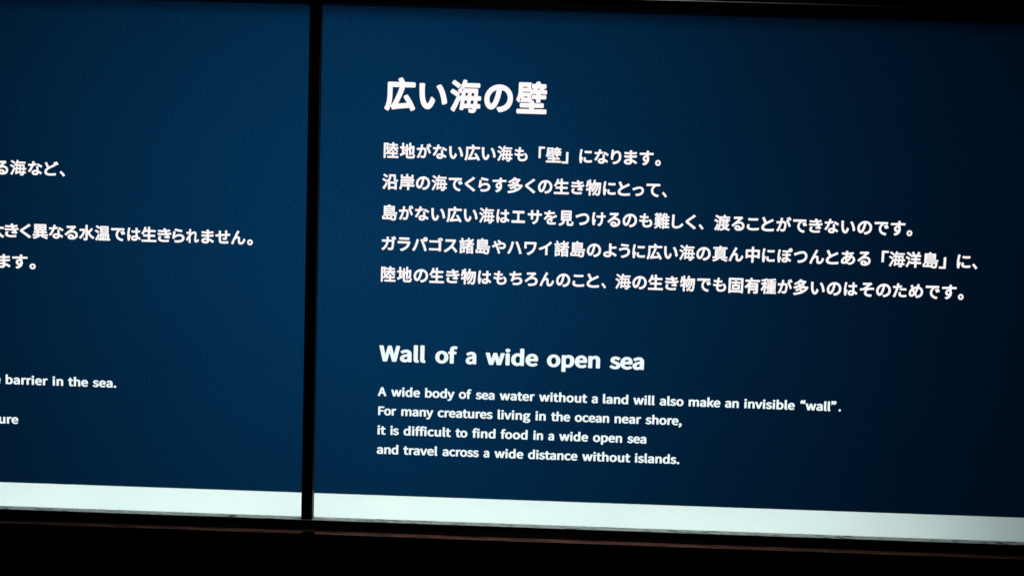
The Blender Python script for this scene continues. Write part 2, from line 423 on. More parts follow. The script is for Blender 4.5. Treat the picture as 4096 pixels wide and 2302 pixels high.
        [352, -65, 506, -69, 581, -62, 656, -46, 717, -25, 771, 6, 816, 45, 852, 95, 875, 160, 881, 220, 876, 265, 855, 325, 831, 360, 801, 390, 771, 410, 731, 428, 691, 440, 596, 450, 536, 447, 476, 438, 372, 405, 406, 540, 631, 559, 801, 585, 814, 600, 816, 615, 814, 695, 800, 715, 781, 720, 621, 692, 436, 674, 433, 680, 454, 780, 449, 800, 426, 814, 331, 819, 313, 810, 304, 795, 301, 725, 291, 670, 111, 687, 96, 682, 85, 670, 81, 655, 82, 575, 86, 563, 96, 552, 111, 547, 264, 535, 215, 360, 158, 220, 159, 200, 171, 186, 256, 155, 272, 155, 287, 165, 306, 196, 336, 230, 381, 266, 461, 302, 526, 317, 616, 320, 666, 309, 706, 286, 732, 250, 736, 215, 731, 182, 718, 155, 691, 126, 656, 105, 616, 89, 571, 78, 511, 70, 446, 68, 311, 78, 292, 70, 284, 60, 281, 45, 304, -45, 321, -61],
    ],
    'っ': [
        [379, -49, 399, -54, 479, -46, 554, -33, 624, -15, 684, 8, 739, 37, 789, 75, 827, 116, 857, 166, 874, 216, 882, 286, 878, 331, 868, 371, 854, 404, 830, 441, 801, 471, 739, 510, 694, 526, 649, 534, 569, 535, 489, 523, 404, 503, 149, 428, 134, 416, 130, 391, 165, 306, 174, 293, 189, 286, 204, 288, 429, 370, 564, 400, 624, 402, 669, 390, 704, 367, 725, 341, 738, 301, 734, 246, 722, 216, 704, 191, 670, 161, 629, 137, 539, 106, 484, 96, 359, 85, 342, 76, 334, 61, 334, 46, 367, -34],
    ],
    'つ': [
        [344, -12, 362, -17, 457, -8, 542, 6, 627, 28, 697, 54, 767, 91, 824, 133, 872, 184, 908, 243, 930, 308, 939, 388, 935, 438, 920, 493, 902, 533, 877, 568, 842, 604, 797, 635, 757, 654, 712, 669, 662, 678, 562, 679, 462, 664, 367, 641, 147, 572, 62, 551, 50, 543, 43, 528, 45, 508, 84, 418, 93, 408, 107, 403, 392, 504, 502, 532, 562, 541, 642, 542, 697, 527, 744, 498, 772, 462, 788, 413, 790, 388, 784, 338, 766, 293, 741, 258, 702, 223, 652, 194, 602, 173, 542, 155, 472, 141, 322, 128, 302, 118, 295, 103, 295, 88, 332, 3],
    ],
    'て': [
        [740, -78, 779, -82, 799, -68, 832, 22, 830, 42, 822, 52, 809, 60, 714, 77, 664, 93, 589, 131, 554, 160, 526, 192, 509, 222, 494, 268, 488, 322, 497, 382, 523, 448, 544, 482, 594, 536, 629, 561, 659, 576, 709, 590, 779, 594, 884, 588, 904, 598, 913, 618, 913, 702, 907, 718, 884, 730, 679, 733, 84, 726, 64, 718, 54, 698, 63, 602, 70, 588, 84, 578, 334, 593, 454, 597, 462, 592, 432, 558, 391, 492, 357, 402, 349, 358, 346, 302, 353, 238, 373, 172, 406, 112, 442, 68, 489, 26, 539, -8, 594, -36, 654, -58],
    ],
    'で': [
        [734, -83, 773, -87, 793, -74, 826, 17, 824, 37, 816, 47, 803, 54, 708, 72, 658, 88, 583, 126, 548, 154, 520, 187, 503, 217, 487, 262, 482, 312, 491, 377, 517, 442, 538, 477, 588, 531, 623, 555, 653, 571, 703, 585, 773, 588, 878, 583, 898, 592, 907, 612, 907, 697, 901, 712, 878, 725, 673, 727, 78, 721, 58, 712, 48, 692, 57, 597, 64, 582, 78, 573, 328, 587, 448, 591, 456, 587, 426, 552, 385, 487, 351, 397, 343, 352, 340, 297, 347, 232, 367, 167, 400, 107, 436, 62, 483, 20, 533, -13, 588, -41, 648, -63],
        [753, 307, 773, 307, 828, 329, 838, 337, 848, 356, 863, 342, 888, 341, 943, 364, 958, 382, 957, 402, 930, 452, 867, 552, 853, 564, 833, 565, 778, 544, 758, 518, 743, 531, 728, 532, 668, 512, 653, 497, 653, 470, 698, 397, 736, 322],
    ],
    'と': [
        [437, -54, 560, -59, 705, -51, 845, -34, 858, -29, 868, -19, 872, -4, 872, 91, 865, 106, 850, 116, 720, 96, 620, 86, 520, 83, 440, 89, 380, 105, 344, 126, 321, 156, 315, 186, 320, 221, 336, 256, 365, 294, 405, 330, 455, 366, 545, 420, 830, 570, 843, 586, 845, 601, 795, 686, 780, 697, 765, 699, 690, 652, 455, 525, 400, 635, 336, 791, 325, 804, 305, 809, 212, 771, 200, 756, 198, 741, 258, 601, 333, 446, 265, 387, 225, 340, 203, 306, 187, 271, 173, 216, 170, 176, 174, 131, 188, 86, 209, 51, 245, 14, 279, -9, 320, -28, 365, -42],
    ],
    'ど': [
        [410, -67, 534, -72, 679, -64, 819, -47, 840, -32, 845, -17, 846, 78, 839, 93, 824, 103, 694, 83, 594, 73, 494, 70, 414, 76, 354, 92, 318, 113, 295, 143, 289, 178, 300, 223, 323, 263, 373, 313, 424, 351, 539, 419, 775, 543, 789, 559, 789, 585, 814, 583, 874, 610, 894, 636, 909, 625, 924, 625, 994, 658, 1001, 673, 999, 693, 939, 794, 912, 833, 900, 843, 879, 845, 824, 822, 810, 813, 799, 797, 784, 805, 769, 805, 704, 776, 694, 763, 693, 743, 739, 668, 724, 674, 704, 670, 639, 626, 429, 512, 375, 618, 302, 788, 289, 795, 274, 795, 189, 760, 176, 748, 171, 733, 174, 718, 307, 433, 239, 375, 199, 328, 177, 293, 154, 237, 146, 198, 144, 163, 150, 113, 162, 73, 184, 36, 214, 4, 244, -17, 289, -39, 334, -54],
    ],
    'な': [
        [460, -77, 523, -82, 563, -80, 623, -65, 653, -50, 681, -27, 710, 13, 721, 43, 728, 81, 778, 47, 838, -3, 858, -10, 873, -6, 883, 3, 930, 78, 932, 93, 925, 108, 888, 139, 823, 184, 723, 238, 717, 388, 718, 488, 712, 503, 698, 514, 603, 515, 588, 508, 581, 498, 578, 483, 586, 273, 488, 272, 418, 257, 363, 229, 338, 208, 318, 183, 303, 155, 294, 123, 294, 63, 304, 28, 318, 2, 338, -22, 368, -44, 418, -67],
        [493, 53, 453, 62, 433, 78, 428, 93, 428, 108, 443, 128, 468, 141, 503, 148, 558, 147, 592, 138, 590, 98, 573, 69, 543, 55],
        [160, 113, 178, 112, 195, 123, 271, 238, 342, 373, 413, 536, 578, 571, 592, 578, 599, 588, 600, 678, 588, 700, 563, 706, 468, 681, 458, 679, 456, 683, 482, 793, 478, 809, 463, 823, 363, 833, 340, 823, 333, 808, 325, 738, 308, 660, 208, 655, 93, 662, 78, 655, 68, 643, 71, 553, 83, 532, 103, 525, 258, 520, 228, 453, 165, 338, 64, 188, 64, 173, 74, 158],
        [880, 428, 893, 428, 908, 435, 958, 507, 963, 523, 956, 543, 868, 603, 738, 673, 703, 688, 678, 680, 629, 608, 627, 593, 633, 578, 763, 505],
    ],
    'に': [
        [144, -59, 163, -64, 238, -59, 260, -44, 264, -29, 261, 16, 269, 61, 337, 271, 330, 296, 278, 336, 253, 337, 239, 326, 233, 314, 229, 321, 235, 416, 251, 536, 272, 651, 296, 751, 288, 773, 268, 783, 173, 791, 153, 781, 146, 766, 101, 431, 93, 286, 97, 171, 109, 66, 130, -39],
        [571, -19, 648, -24, 738, -22, 908, -2, 921, 6, 929, 21, 927, 121, 916, 136, 898, 143, 798, 126, 698, 118, 613, 118, 548, 131, 523, 146, 512, 166, 513, 206, 526, 266, 520, 286, 498, 299, 413, 304, 394, 286, 378, 201, 377, 131, 388, 91, 418, 45, 448, 20, 513, -8],
        [591, 556, 753, 556, 878, 566, 892, 576, 898, 591, 896, 686, 885, 701, 868, 707, 753, 697, 663, 694, 533, 698, 458, 706, 443, 703, 430, 691, 425, 676, 425, 591, 433, 574, 453, 564],
    ],
    'の': [
        [516, -57, 537, -62, 602, -50, 677, -27, 732, -3, 782, 29, 832, 71, 871, 118, 902, 173, 921, 223, 934, 283, 939, 348, 934, 413, 919, 478, 897, 533, 867, 583, 825, 633, 778, 673, 728, 703, 667, 728, 597, 744, 527, 749, 447, 743, 372, 724, 308, 698, 252, 665, 193, 618, 144, 563, 108, 508, 82, 450, 64, 383, 57, 313, 60, 258, 80, 173, 100, 128, 142, 70, 174, 43, 202, 27, 232, 17, 272, 14, 302, 17, 332, 28, 367, 50, 418, 103, 445, 143, 487, 228, 510, 288, 544, 403, 587, 608, 642, 593, 707, 554, 734, 528, 756, 498, 784, 433, 795, 353, 792, 308, 782, 268, 768, 233, 747, 198, 698, 148, 667, 126, 602, 96, 552, 84, 477, 73, 462, 63, 455, 48, 457, 32],
        [267, 168, 247, 176, 227, 196, 204, 253, 197, 318, 210, 393, 247, 468, 304, 533, 342, 561, 382, 583, 437, 602, 433, 563, 410, 453, 360, 293, 317, 208, 292, 178],
    ],
    'は': [
        [136, -63, 154, -68, 229, -62, 250, -48, 254, -33, 252, 22, 259, 57, 327, 267, 319, 290, 269, 329, 244, 330, 232, 322, 224, 307, 220, 312, 226, 407, 242, 542, 263, 662, 286, 762, 279, 784, 259, 795, 164, 802, 144, 792, 137, 777, 132, 717, 96, 467, 84, 277, 88, 162, 100, 62, 122, -43],
        [524, -58, 579, -62, 624, -59, 659, -52, 694, -39, 724, -19, 759, 21, 773, 52, 784, 94, 889, 9, 904, 4, 919, 7, 929, 14, 979, 92, 981, 107, 974, 122, 934, 157, 859, 211, 783, 252, 773, 487, 929, 508, 939, 518, 944, 532, 944, 612, 934, 635, 914, 643, 774, 624, 774, 702, 780, 772, 774, 788, 759, 799, 654, 801, 633, 787, 628, 772, 632, 707, 629, 615, 519, 615, 399, 622, 379, 615, 369, 597, 368, 512, 374, 498, 384, 489, 479, 480, 632, 477, 640, 292, 539, 292, 499, 285, 438, 262, 409, 244, 382, 217, 354, 172, 346, 142, 343, 107, 352, 57, 366, 27, 386, 2, 409, -18, 439, -35, 469, -47],
        [524, 77, 494, 90, 480, 107, 480, 132, 498, 152, 524, 164, 554, 169, 599, 169, 644, 161, 643, 117, 635, 97, 624, 86, 584, 73],
    ],
    'ぽ': [
        [107, -78, 125, -83, 200, -78, 222, -63, 226, -48, 224, 2, 230, 37, 299, 252, 290, 276, 245, 312, 230, 318, 210, 313, 205, 307, 195, 257, 184, 172, 175, 167, 166, 172, 165, 202, 175, 242, 175, 262, 192, 322, 202, 437, 219, 567, 257, 747, 250, 764, 235, 774, 140, 783, 120, 777, 107, 757, 68, 457, 56, 312, 57, 187, 67, 77, 88, -38, 95, -63],
        [506, -68, 545, -70, 605, -64, 666, -43, 704, -13, 722, 12, 732, 37, 740, 83, 795, 45, 855, -10, 875, -17, 890, -13, 900, -4, 946, 72, 948, 87, 942, 102, 902, 137, 820, 194, 734, 237, 728, 367, 885, 381, 900, 387, 913, 407, 910, 498, 900, 510, 885, 516, 735, 503, 727, 507, 730, 604, 830, 612, 850, 624, 885, 619, 930, 626, 970, 648, 1005, 688, 1021, 737, 1021, 772, 1015, 797, 1005, 820, 985, 847, 945, 876, 910, 888, 865, 888, 840, 882, 805, 863, 779, 837, 764, 812, 753, 777, 750, 737, 570, 727, 395, 733, 380, 727, 370, 715, 367, 627, 374, 612, 385, 604, 445, 599, 590, 598, 593, 592, 590, 496, 380, 502, 360, 493, 352, 477, 353, 392, 360, 377, 370, 370, 593, 362, 596, 267, 500, 267, 460, 259, 405, 238, 356, 197, 332, 157, 323, 127, 324, 72, 332, 42, 347, 12, 365, -10, 390, -30, 420, -46, 450, -57],
        [520, 62, 490, 67, 463, 82, 454, 107, 465, 126, 490, 140, 525, 146, 575, 145, 605, 137, 602, 97, 590, 75, 560, 63],
        [880, 726, 862, 737, 857, 757, 868, 777, 890, 783, 910, 771, 915, 747, 900, 728],
    ],
    'ま': [
        [332, -72, 401, -77, 446, -74, 506, -60, 540, -42, 565, -22, 594, 18, 609, 68, 611, 108, 701, 59, 806, -23, 826, -25, 846, -12, 894, 63, 897, 78, 892, 93, 843, 133, 761, 187, 696, 220, 606, 255, 600, 353, 791, 371, 861, 383, 870, 393, 875, 408, 873, 498, 861, 510, 846, 515, 601, 490, 597, 493, 597, 563, 601, 568, 766, 581, 851, 593, 862, 603, 867, 618, 868, 698, 855, 718, 836, 724, 601, 699, 598, 728, 604, 793, 596, 815, 576, 825, 486, 825, 468, 818, 458, 803, 461, 698, 456, 694, 321, 700, 191, 716, 176, 713, 165, 703, 159, 688, 160, 608, 166, 593, 176, 584, 311, 569, 456, 563, 460, 558, 460, 488, 456, 485, 316, 490, 186, 504, 166, 498, 154, 478, 155, 393, 162, 378, 176, 369, 311, 357, 461, 353, 463, 348, 465, 288, 461, 283, 411, 285, 331, 278, 256, 254, 226, 237, 197, 213, 166, 168, 155, 138, 151, 103, 155, 63, 175, 13, 195, -12, 221, -34, 251, -50, 286, -63],
        [356, 58, 316, 68, 295, 83, 288, 108, 301, 131, 326, 145, 361, 154, 411, 157, 466, 153, 469, 148, 469, 98, 456, 71, 421, 57],
    ],
    'め': [
        [532, -70, 555, -74, 620, -62, 675, -46, 735, -20, 786, 10, 834, 50, 865, 85, 894, 130, 918, 185, 933, 245, 937, 305, 934, 360, 924, 410, 906, 460, 885, 500, 856, 540, 820, 576, 781, 605, 740, 628, 675, 650, 700, 775, 692, 795, 675, 804, 585, 813, 570, 810, 553, 790, 547, 715, 535, 663, 425, 646, 325, 608, 310, 650, 289, 740, 277, 755, 255, 760, 156, 725, 147, 710, 147, 695, 204, 530, 165, 490, 118, 425, 86, 360, 63, 285, 55, 210, 64, 135, 74, 105, 100, 60, 146, 20, 200, 1, 250, 1, 280, 7, 348, 40, 420, 104, 455, 70, 480, 68, 553, 125, 563, 140, 560, 165, 510, 220, 580, 360, 638, 520, 675, 509, 705, 492, 730, 472, 761, 435, 787, 375, 796, 310, 793, 270, 784, 235, 770, 200, 750, 170, 722, 140, 690, 116, 610, 79, 555, 66, 495, 57, 477, 45, 471, 30, 473, 15],
        [220, 143, 205, 155, 195, 175, 190, 200, 191, 240, 199, 280, 215, 324, 255, 390, 301, 290, 341, 220, 305, 180, 275, 156, 245, 142],
        [425, 350, 403, 390, 366, 480, 420, 507, 495, 527, 472, 455],
    ],
    'も': [
        [476, -72, 543, -77, 658, -66, 708, -52, 753, -34, 798, -7, 833, 23, 858, 53, 883, 98, 897, 148, 901, 193, 897, 248, 884, 298, 862, 348, 830, 398, 788, 448, 763, 455, 673, 436, 658, 428, 651, 418, 652, 393, 695, 348, 723, 311, 743, 273, 754, 238, 758, 203, 756, 178, 738, 138, 708, 107, 678, 89, 623, 72, 583, 65, 538, 63, 488, 69, 463, 78, 434, 98, 414, 128, 405, 163, 408, 256, 533, 260, 623, 270, 634, 278, 641, 293, 643, 373, 633, 397, 613, 405, 508, 395, 422, 393, 434, 508, 598, 518, 633, 524, 643, 534, 648, 548, 650, 628, 641, 648, 623, 657, 523, 647, 453, 646, 474, 783, 469, 803, 448, 817, 348, 823, 330, 813, 323, 798, 323, 743, 313, 651, 228, 660, 123, 684, 103, 678, 91, 658, 87, 578, 98, 556, 148, 541, 293, 518, 298, 513, 283, 398, 188, 413, 103, 436, 88, 434, 77, 428, 68, 413, 63, 323, 76, 303, 103, 293, 188, 275, 268, 264, 264, 178, 267, 128, 277, 83, 297, 38, 323, 3, 348, -21, 378, -41, 418, -58],
    ],
    'や': [
        [448, -78, 469, -83, 562, -58, 576, -48, 582, -28, 496, 232, 404, 459, 544, 515, 639, 539, 714, 542, 749, 534, 777, 517, 798, 487, 800, 442, 784, 402, 749, 374, 704, 362, 654, 362, 609, 370, 534, 393, 518, 387, 507, 372, 502, 282, 514, 260, 594, 235, 684, 225, 734, 228, 809, 248, 849, 268, 878, 292, 900, 317, 922, 352, 934, 387, 944, 457, 941, 497, 920, 557, 899, 590, 873, 617, 814, 653, 774, 667, 729, 675, 644, 675, 638, 697, 592, 742, 484, 832, 464, 838, 449, 834, 389, 790, 379, 777, 377, 762, 388, 742, 503, 642, 344, 582, 264, 737, 254, 747, 229, 751, 144, 717, 127, 702, 126, 677, 179, 598, 218, 522, 124, 482, 47, 457, 35, 447, 29, 432, 31, 417, 71, 332, 80, 322, 94, 316, 109, 318, 276, 397, 347, 227, 390, 97, 436, -63],
    ],
    'よ': [
        [291, -72, 365, -77, 410, -74, 475, -58, 505, -42, 530, -22, 562, 23, 578, 78, 580, 124, 620, 107, 675, 74, 800, -23, 815, -23, 830, -14, 884, 73, 886, 88, 879, 103, 795, 169, 700, 225, 574, 278, 565, 478, 845, 498, 857, 508, 864, 523, 861, 603, 853, 623, 830, 633, 675, 620, 565, 618, 572, 788, 565, 804, 550, 815, 440, 815, 425, 808, 416, 793, 423, 693, 430, 308, 330, 305, 280, 298, 205, 274, 170, 254, 145, 232, 121, 203, 106, 173, 95, 118, 98, 78, 110, 38, 128, 8, 150, -16, 180, -37, 245, -63],
        [315, 63, 275, 72, 244, 93, 238, 108, 238, 123, 255, 148, 295, 166, 340, 174, 395, 174, 435, 169, 434, 113, 429, 93, 419, 78, 400, 66, 375, 61],
    ],
    'ら': [
        [320, -66, 427, -71, 527, -66, 607, -55, 677, -35, 742, -6, 797, 34, 834, 74, 860, 119, 878, 179, 883, 234, 879, 274, 870, 309, 852, 347, 829, 379, 804, 404, 770, 429, 737, 446, 687, 463, 597, 474, 487, 463, 412, 442, 317, 394, 314, 399, 344, 599, 342, 614, 322, 632, 227, 644, 207, 635, 199, 619, 178, 409, 147, 209, 150, 194, 157, 184, 172, 177, 242, 160, 262, 160, 276, 169, 297, 208, 324, 239, 372, 279, 452, 319, 522, 337, 592, 342, 662, 330, 685, 319, 712, 298, 726, 279, 735, 254, 733, 204, 722, 174, 704, 149, 677, 126, 637, 103, 592, 87, 532, 75, 467, 70, 392, 70, 297, 78, 277, 70, 270, 59, 267, 44, 292, -43, 302, -59],
        [701, 599, 722, 606, 734, 624, 753, 704, 750, 719, 737, 734, 532, 769, 342, 814, 322, 812, 308, 799, 284, 709, 287, 694, 302, 680, 497, 635],
    ],
    'り': [
        [353, -76, 376, -80, 451, -64, 521, -42, 586, -13, 641, 19, 691, 59, 737, 109, 774, 169, 802, 239, 818, 314, 823, 394, 820, 459, 811, 519, 798, 569, 778, 619, 752, 664, 728, 694, 690, 729, 651, 751, 611, 764, 566, 769, 521, 765, 481, 754, 441, 735, 403, 709, 346, 656, 346, 674, 370, 784, 366, 804, 346, 819, 246, 823, 229, 814, 221, 799, 183, 449, 181, 364, 186, 279, 192, 219, 205, 199, 221, 193, 301, 199, 316, 204, 326, 213, 331, 229, 326, 294, 329, 349, 348, 429, 381, 500, 406, 539, 436, 574, 491, 618, 521, 630, 551, 635, 576, 632, 611, 614, 630, 594, 654, 549, 673, 474, 679, 394, 673, 324, 660, 269, 640, 224, 612, 184, 576, 148, 536, 121, 491, 98, 436, 78, 316, 52, 297, 39, 292, 24, 295, 9],
    ],
    'る': [
        [448, -69, 511, -74, 581, -70, 636, -61, 686, -47, 736, -25, 781, 4, 821, 41, 847, 76, 871, 126, 883, 176, 887, 221, 883, 266, 868, 316, 851, 350, 826, 384, 796, 414, 761, 438, 716, 461, 671, 476, 626, 484, 547, 491, 779, 681, 783, 696, 779, 711, 731, 772, 716, 783, 436, 767, 306, 764, 236, 768, 218, 761, 208, 746, 211, 646, 220, 631, 231, 625, 516, 639, 521, 636, 86, 271, 81, 256, 86, 237, 146, 174, 166, 164, 186, 169, 296, 271, 361, 316, 431, 347, 506, 362, 586, 362, 621, 355, 671, 336, 715, 301, 734, 271, 742, 246, 744, 201, 735, 166, 709, 126, 676, 99, 650, 151, 611, 200, 561, 235, 521, 250, 446, 260, 386, 252, 336, 229, 298, 196, 272, 151, 264, 121, 265, 71, 276, 36, 306, -5, 336, -30, 396, -58],
        [466, 60, 431, 69, 406, 85, 397, 106, 406, 123, 431, 136, 461, 137, 491, 128, 516, 109, 532, 86, 542, 61],
    ],
    'れ': [
        [244, -64, 258, -69, 353, -69, 368, -62, 377, -49, 370, 166, 374, 371, 448, 441, 508, 487, 568, 523, 618, 541, 648, 542, 668, 536, 679, 526, 685, 506, 682, 431, 656, 231, 648, 121, 656, 61, 671, 26, 685, 6, 718, -20, 748, -32, 788, -38, 838, -34, 883, -21, 938, 7, 993, 51, 1005, 71, 991, 171, 983, 184, 968, 192, 943, 187, 898, 146, 853, 120, 808, 110, 798, 113, 792, 121, 789, 141, 793, 206, 822, 441, 826, 516, 818, 571, 808, 596, 788, 627, 760, 651, 713, 672, 658, 679, 623, 676, 543, 652, 418, 580, 428, 601, 428, 616, 396, 661, 414, 796, 403, 815, 388, 822, 288, 825, 273, 820, 263, 811, 258, 796, 262, 721, 259, 656, 254, 651, 163, 640, 73, 637, 58, 630, 48, 611, 57, 516, 73, 497, 93, 494, 248, 516, 244, 461, 143, 317, 28, 166, 23, 151, 29, 131, 83, 58, 98, 50, 113, 50, 130, 61, 233, 209, 230, -39, 234, -54],
    ],
    'ろ': [
        [325, -70, 427, -75, 517, -72, 597, -60, 667, -42, 732, -14, 784, 20, 827, 62, 857, 110, 877, 170, 883, 225, 880, 270, 866, 320, 849, 355, 827, 385, 791, 420, 757, 443, 717, 462, 672, 476, 627, 484, 550, 490, 722, 631, 776, 670, 781, 685, 777, 702, 717, 772, 702, 776, 642, 767, 427, 760, 232, 761, 217, 757, 205, 745, 201, 730, 204, 640, 211, 625, 222, 617, 519, 630, 302, 442, 84, 265, 77, 250, 81, 230, 147, 161, 167, 152, 187, 158, 297, 258, 361, 305, 392, 322, 433, 340, 512, 358, 592, 358, 627, 352, 671, 335, 694, 320, 717, 294, 735, 250, 732, 195, 720, 165, 700, 140, 672, 117, 632, 96, 582, 80, 527, 69, 392, 65, 312, 72, 292, 66, 282, 54, 280, 35, 303, -50, 312, -64],
    ],
    'を': [
        [450, -71, 539, -76, 679, -71, 819, -57, 838, -46, 844, -31, 846, 54, 839, 72, 824, 83, 619, 62, 484, 62, 439, 69, 409, 82, 394, 104, 393, 129, 399, 149, 415, 174, 444, 203, 484, 231, 488, 224, 485, 129, 494, 109, 514, 100, 594, 100, 609, 104, 619, 114, 624, 129, 623, 304, 814, 384, 894, 412, 908, 424, 913, 444, 877, 529, 869, 540, 854, 547, 836, 544, 604, 439, 569, 478, 519, 506, 454, 517, 394, 512, 424, 574, 609, 586, 749, 604, 760, 614, 766, 629, 767, 709, 757, 729, 734, 737, 614, 720, 474, 708, 491, 789, 484, 810, 464, 822, 374, 829, 359, 822, 349, 809, 329, 704, 224, 705, 119, 714, 104, 711, 92, 699, 87, 684, 87, 604, 99, 584, 114, 577, 274, 569, 197, 454, 142, 389, 70, 314, 64, 294, 69, 279, 79, 269, 148, 219, 169, 216, 185, 224, 274, 326, 329, 366, 364, 381, 409, 391, 444, 390, 472, 379, 476, 374, 364, 304, 306, 249, 283, 219, 265, 184, 254, 149, 250, 109, 254, 69, 265, 34, 284, 4, 309, -21, 344, -43, 374, -55],
    ],
    'ん': [
        [142, -64, 170, -68, 188, -54, 257, 136, 287, 196, 314, 236, 369, 291, 405, 311, 425, 317, 465, 315, 476, 306, 483, 291, 489, 86, 505, 23, 529, -14, 550, -34, 600, -59, 665, -68, 710, -64, 755, -53, 795, -36, 830, -12, 865, 20, 894, 56, 938, 131, 976, 226, 976, 246, 965, 261, 900, 314, 875, 320, 854, 306, 817, 201, 789, 151, 766, 121, 743, 101, 705, 81, 670, 77, 645, 85, 632, 101, 628, 121, 621, 331, 609, 371, 595, 396, 560, 430, 520, 448, 475, 454, 409, 446, 511, 626, 575, 729, 577, 751, 560, 770, 465, 808, 450, 808, 435, 798, 226, 396, 106, 146, 45, -4, 47, -19, 60, -34],
    ],
    'イ': [
        [505, -62, 605, -61, 622, -52, 629, -37, 624, 63, 625, 481, 785, 605, 864, 678, 893, 713, 893, 728, 885, 743, 805, 813, 790, 813, 778, 808, 705, 731, 629, 663, 564, 613, 475, 555, 315, 474, 180, 422, 75, 390, 57, 373, 58, 348, 99, 268, 110, 256, 125, 252, 300, 312, 475, 393, 476, 63, 470, -32, 480, -54],
    ],
    'エ': [
        [67, 14, 83, 9, 173, 13, 843, 13, 918, 9, 933, 14, 946, 34, 947, 134, 941, 149, 928, 160, 833, 156, 570, 159, 570, 549, 573, 554, 863, 550, 878, 553, 890, 564, 895, 579, 895, 669, 888, 689, 878, 697, 863, 700, 778, 694, 223, 694, 143, 700, 127, 694, 114, 674, 114, 579, 119, 564, 133, 552, 423, 554, 423, 159, 173, 156, 73, 160, 59, 149, 53, 134, 54, 34],
    ],
    'ガ': [
        [145, -64, 163, -69, 178, -64, 273, 11, 321, 61, 390, 156, 421, 216, 448, 281, 469, 351, 498, 485, 713, 485, 718, 481, 716, 436, 706, 296, 695, 201, 679, 126, 668, 96, 658, 87, 643, 85, 493, 96, 473, 90, 464, 81, 460, 66, 474, -34, 484, -44, 498, -49, 683, -55, 713, -50, 741, -39, 778, -8, 798, 26, 822, 106, 840, 216, 850, 331, 866, 571, 856, 591, 828, 606, 830, 611, 858, 626, 868, 646, 883, 635, 903, 635, 963, 662, 972, 671, 977, 686, 974, 701, 953, 741, 883, 848, 868, 855, 853, 853, 798, 830, 783, 816, 822, 751, 818, 737, 808, 737, 799, 746, 769, 796, 768, 811, 763, 813, 738, 811, 683, 787, 673, 776, 669, 761, 673, 746, 717, 676, 743, 624, 513, 622, 510, 626, 519, 776, 514, 791, 493, 806, 393, 806, 373, 798, 364, 781, 370, 691, 368, 626, 363, 622, 108, 627, 93, 624, 83, 616, 76, 596, 76, 511, 80, 496, 93, 484, 108, 481, 348, 485, 353, 481, 338, 406, 308, 316, 288, 272, 249, 206, 200, 146, 164, 111, 123, 79, 71, 46, 60, 31, 58, 16, 65, 1],
    ],
    'ゴ': [
        [723, -65, 739, -70, 834, -70, 853, -60, 861, -40, 857, 60, 859, 655, 840, 680, 839, 695, 824, 725, 775, 800, 769, 815, 772, 825, 758, 845, 744, 854, 724, 854, 664, 828, 650, 810, 651, 790, 696, 720, 714, 682, 254, 681, 154, 687, 132, 680, 121, 660, 121, 565, 129, 546, 144, 537, 709, 538, 711, 135, 709, 129, 239, 129, 134, 134, 119, 127, 110, 110, 109, 10, 115, -5, 124, -14, 139, -18, 244, -14, 709, -14, 710, -45],
        [764, 650, 754, 660, 759, 669, 804, 680, 819, 680, 828, 675, 824, 661],
        [874, 670, 894, 668, 959, 696, 972, 710, 974, 725, 948, 775, 888, 870, 874, 882, 859, 885, 789, 857, 778, 845, 775, 830, 793, 815, 813, 785, 858, 705, 859, 690],
    ],
    'サ': [
        [417, -72, 431, -77, 446, -75, 511, -42, 571, -4, 621, 38, 660, 83, 689, 128, 714, 183, 732, 248, 743, 313, 751, 463, 926, 461, 942, 468, 952, 483, 953, 578, 948, 593, 937, 603, 921, 607, 851, 602, 751, 603, 756, 778, 751, 795, 736, 807, 631, 809, 617, 803, 608, 793, 604, 778, 609, 708, 606, 602, 386, 603, 391, 773, 386, 788, 366, 802, 271, 803, 251, 796, 241, 778, 243, 603, 146, 602, 66, 609, 49, 603, 38, 588, 36, 488, 41, 474, 51, 464, 66, 460, 241, 463, 244, 333, 240, 238, 251, 218, 266, 211, 361, 211, 376, 216, 387, 228, 390, 243, 386, 463, 606, 463, 609, 458, 606, 378, 598, 308, 586, 258, 570, 218, 546, 174, 520, 143, 486, 113, 446, 87, 351, 44, 338, 28, 336, 13, 342, -2],
    ],
    'ス': [
        [812, -53, 829, -58, 844, -54, 919, 9, 929, 27, 927, 47, 793, 197, 650, 337, 732, 467, 829, 657, 831, 672, 824, 688, 769, 732, 749, 739, 684, 731, 279, 731, 189, 737, 169, 731, 160, 722, 156, 707, 156, 612, 164, 594, 179, 585, 289, 589, 632, 587, 601, 522, 549, 439, 509, 386, 456, 327, 352, 232, 269, 170, 179, 116, 79, 68, 69, 47, 75, 27, 144, -46, 159, -53, 174, -51, 268, -3, 354, 52, 469, 144, 554, 225, 680, 102],
    ],
    'ハ': [
        [142, -17, 169, -21, 187, -7, 268, 128, 337, 273, 384, 413, 447, 663, 445, 683, 429, 699, 329, 719, 310, 713, 299, 698, 285, 618, 260, 508, 202, 333, 137, 198, 45, 53, 46, 33, 59, 18],
        [822, -17, 844, -19, 939, 13, 953, 28, 954, 48, 858, 328, 775, 528, 684, 716, 669, 728, 649, 729, 559, 697, 548, 683, 547, 663, 608, 543, 680, 378, 755, 173, 805, 3],
    ],
    'パ': [
        [131, -33, 148, -38, 163, -35, 189, -3, 257, 112, 325, 257, 383, 431, 435, 647, 433, 667, 418, 681, 318, 703, 298, 697, 287, 682, 258, 527, 201, 342, 167, 262, 126, 182, 34, 37, 35, 17, 48, 2],
        [810, -33, 833, -34, 927, -3, 941, 12, 942, 32, 859, 277, 764, 512, 673, 697, 658, 711, 638, 712, 548, 681, 536, 667, 535, 647, 596, 527, 668, 361, 743, 157, 793, -13],
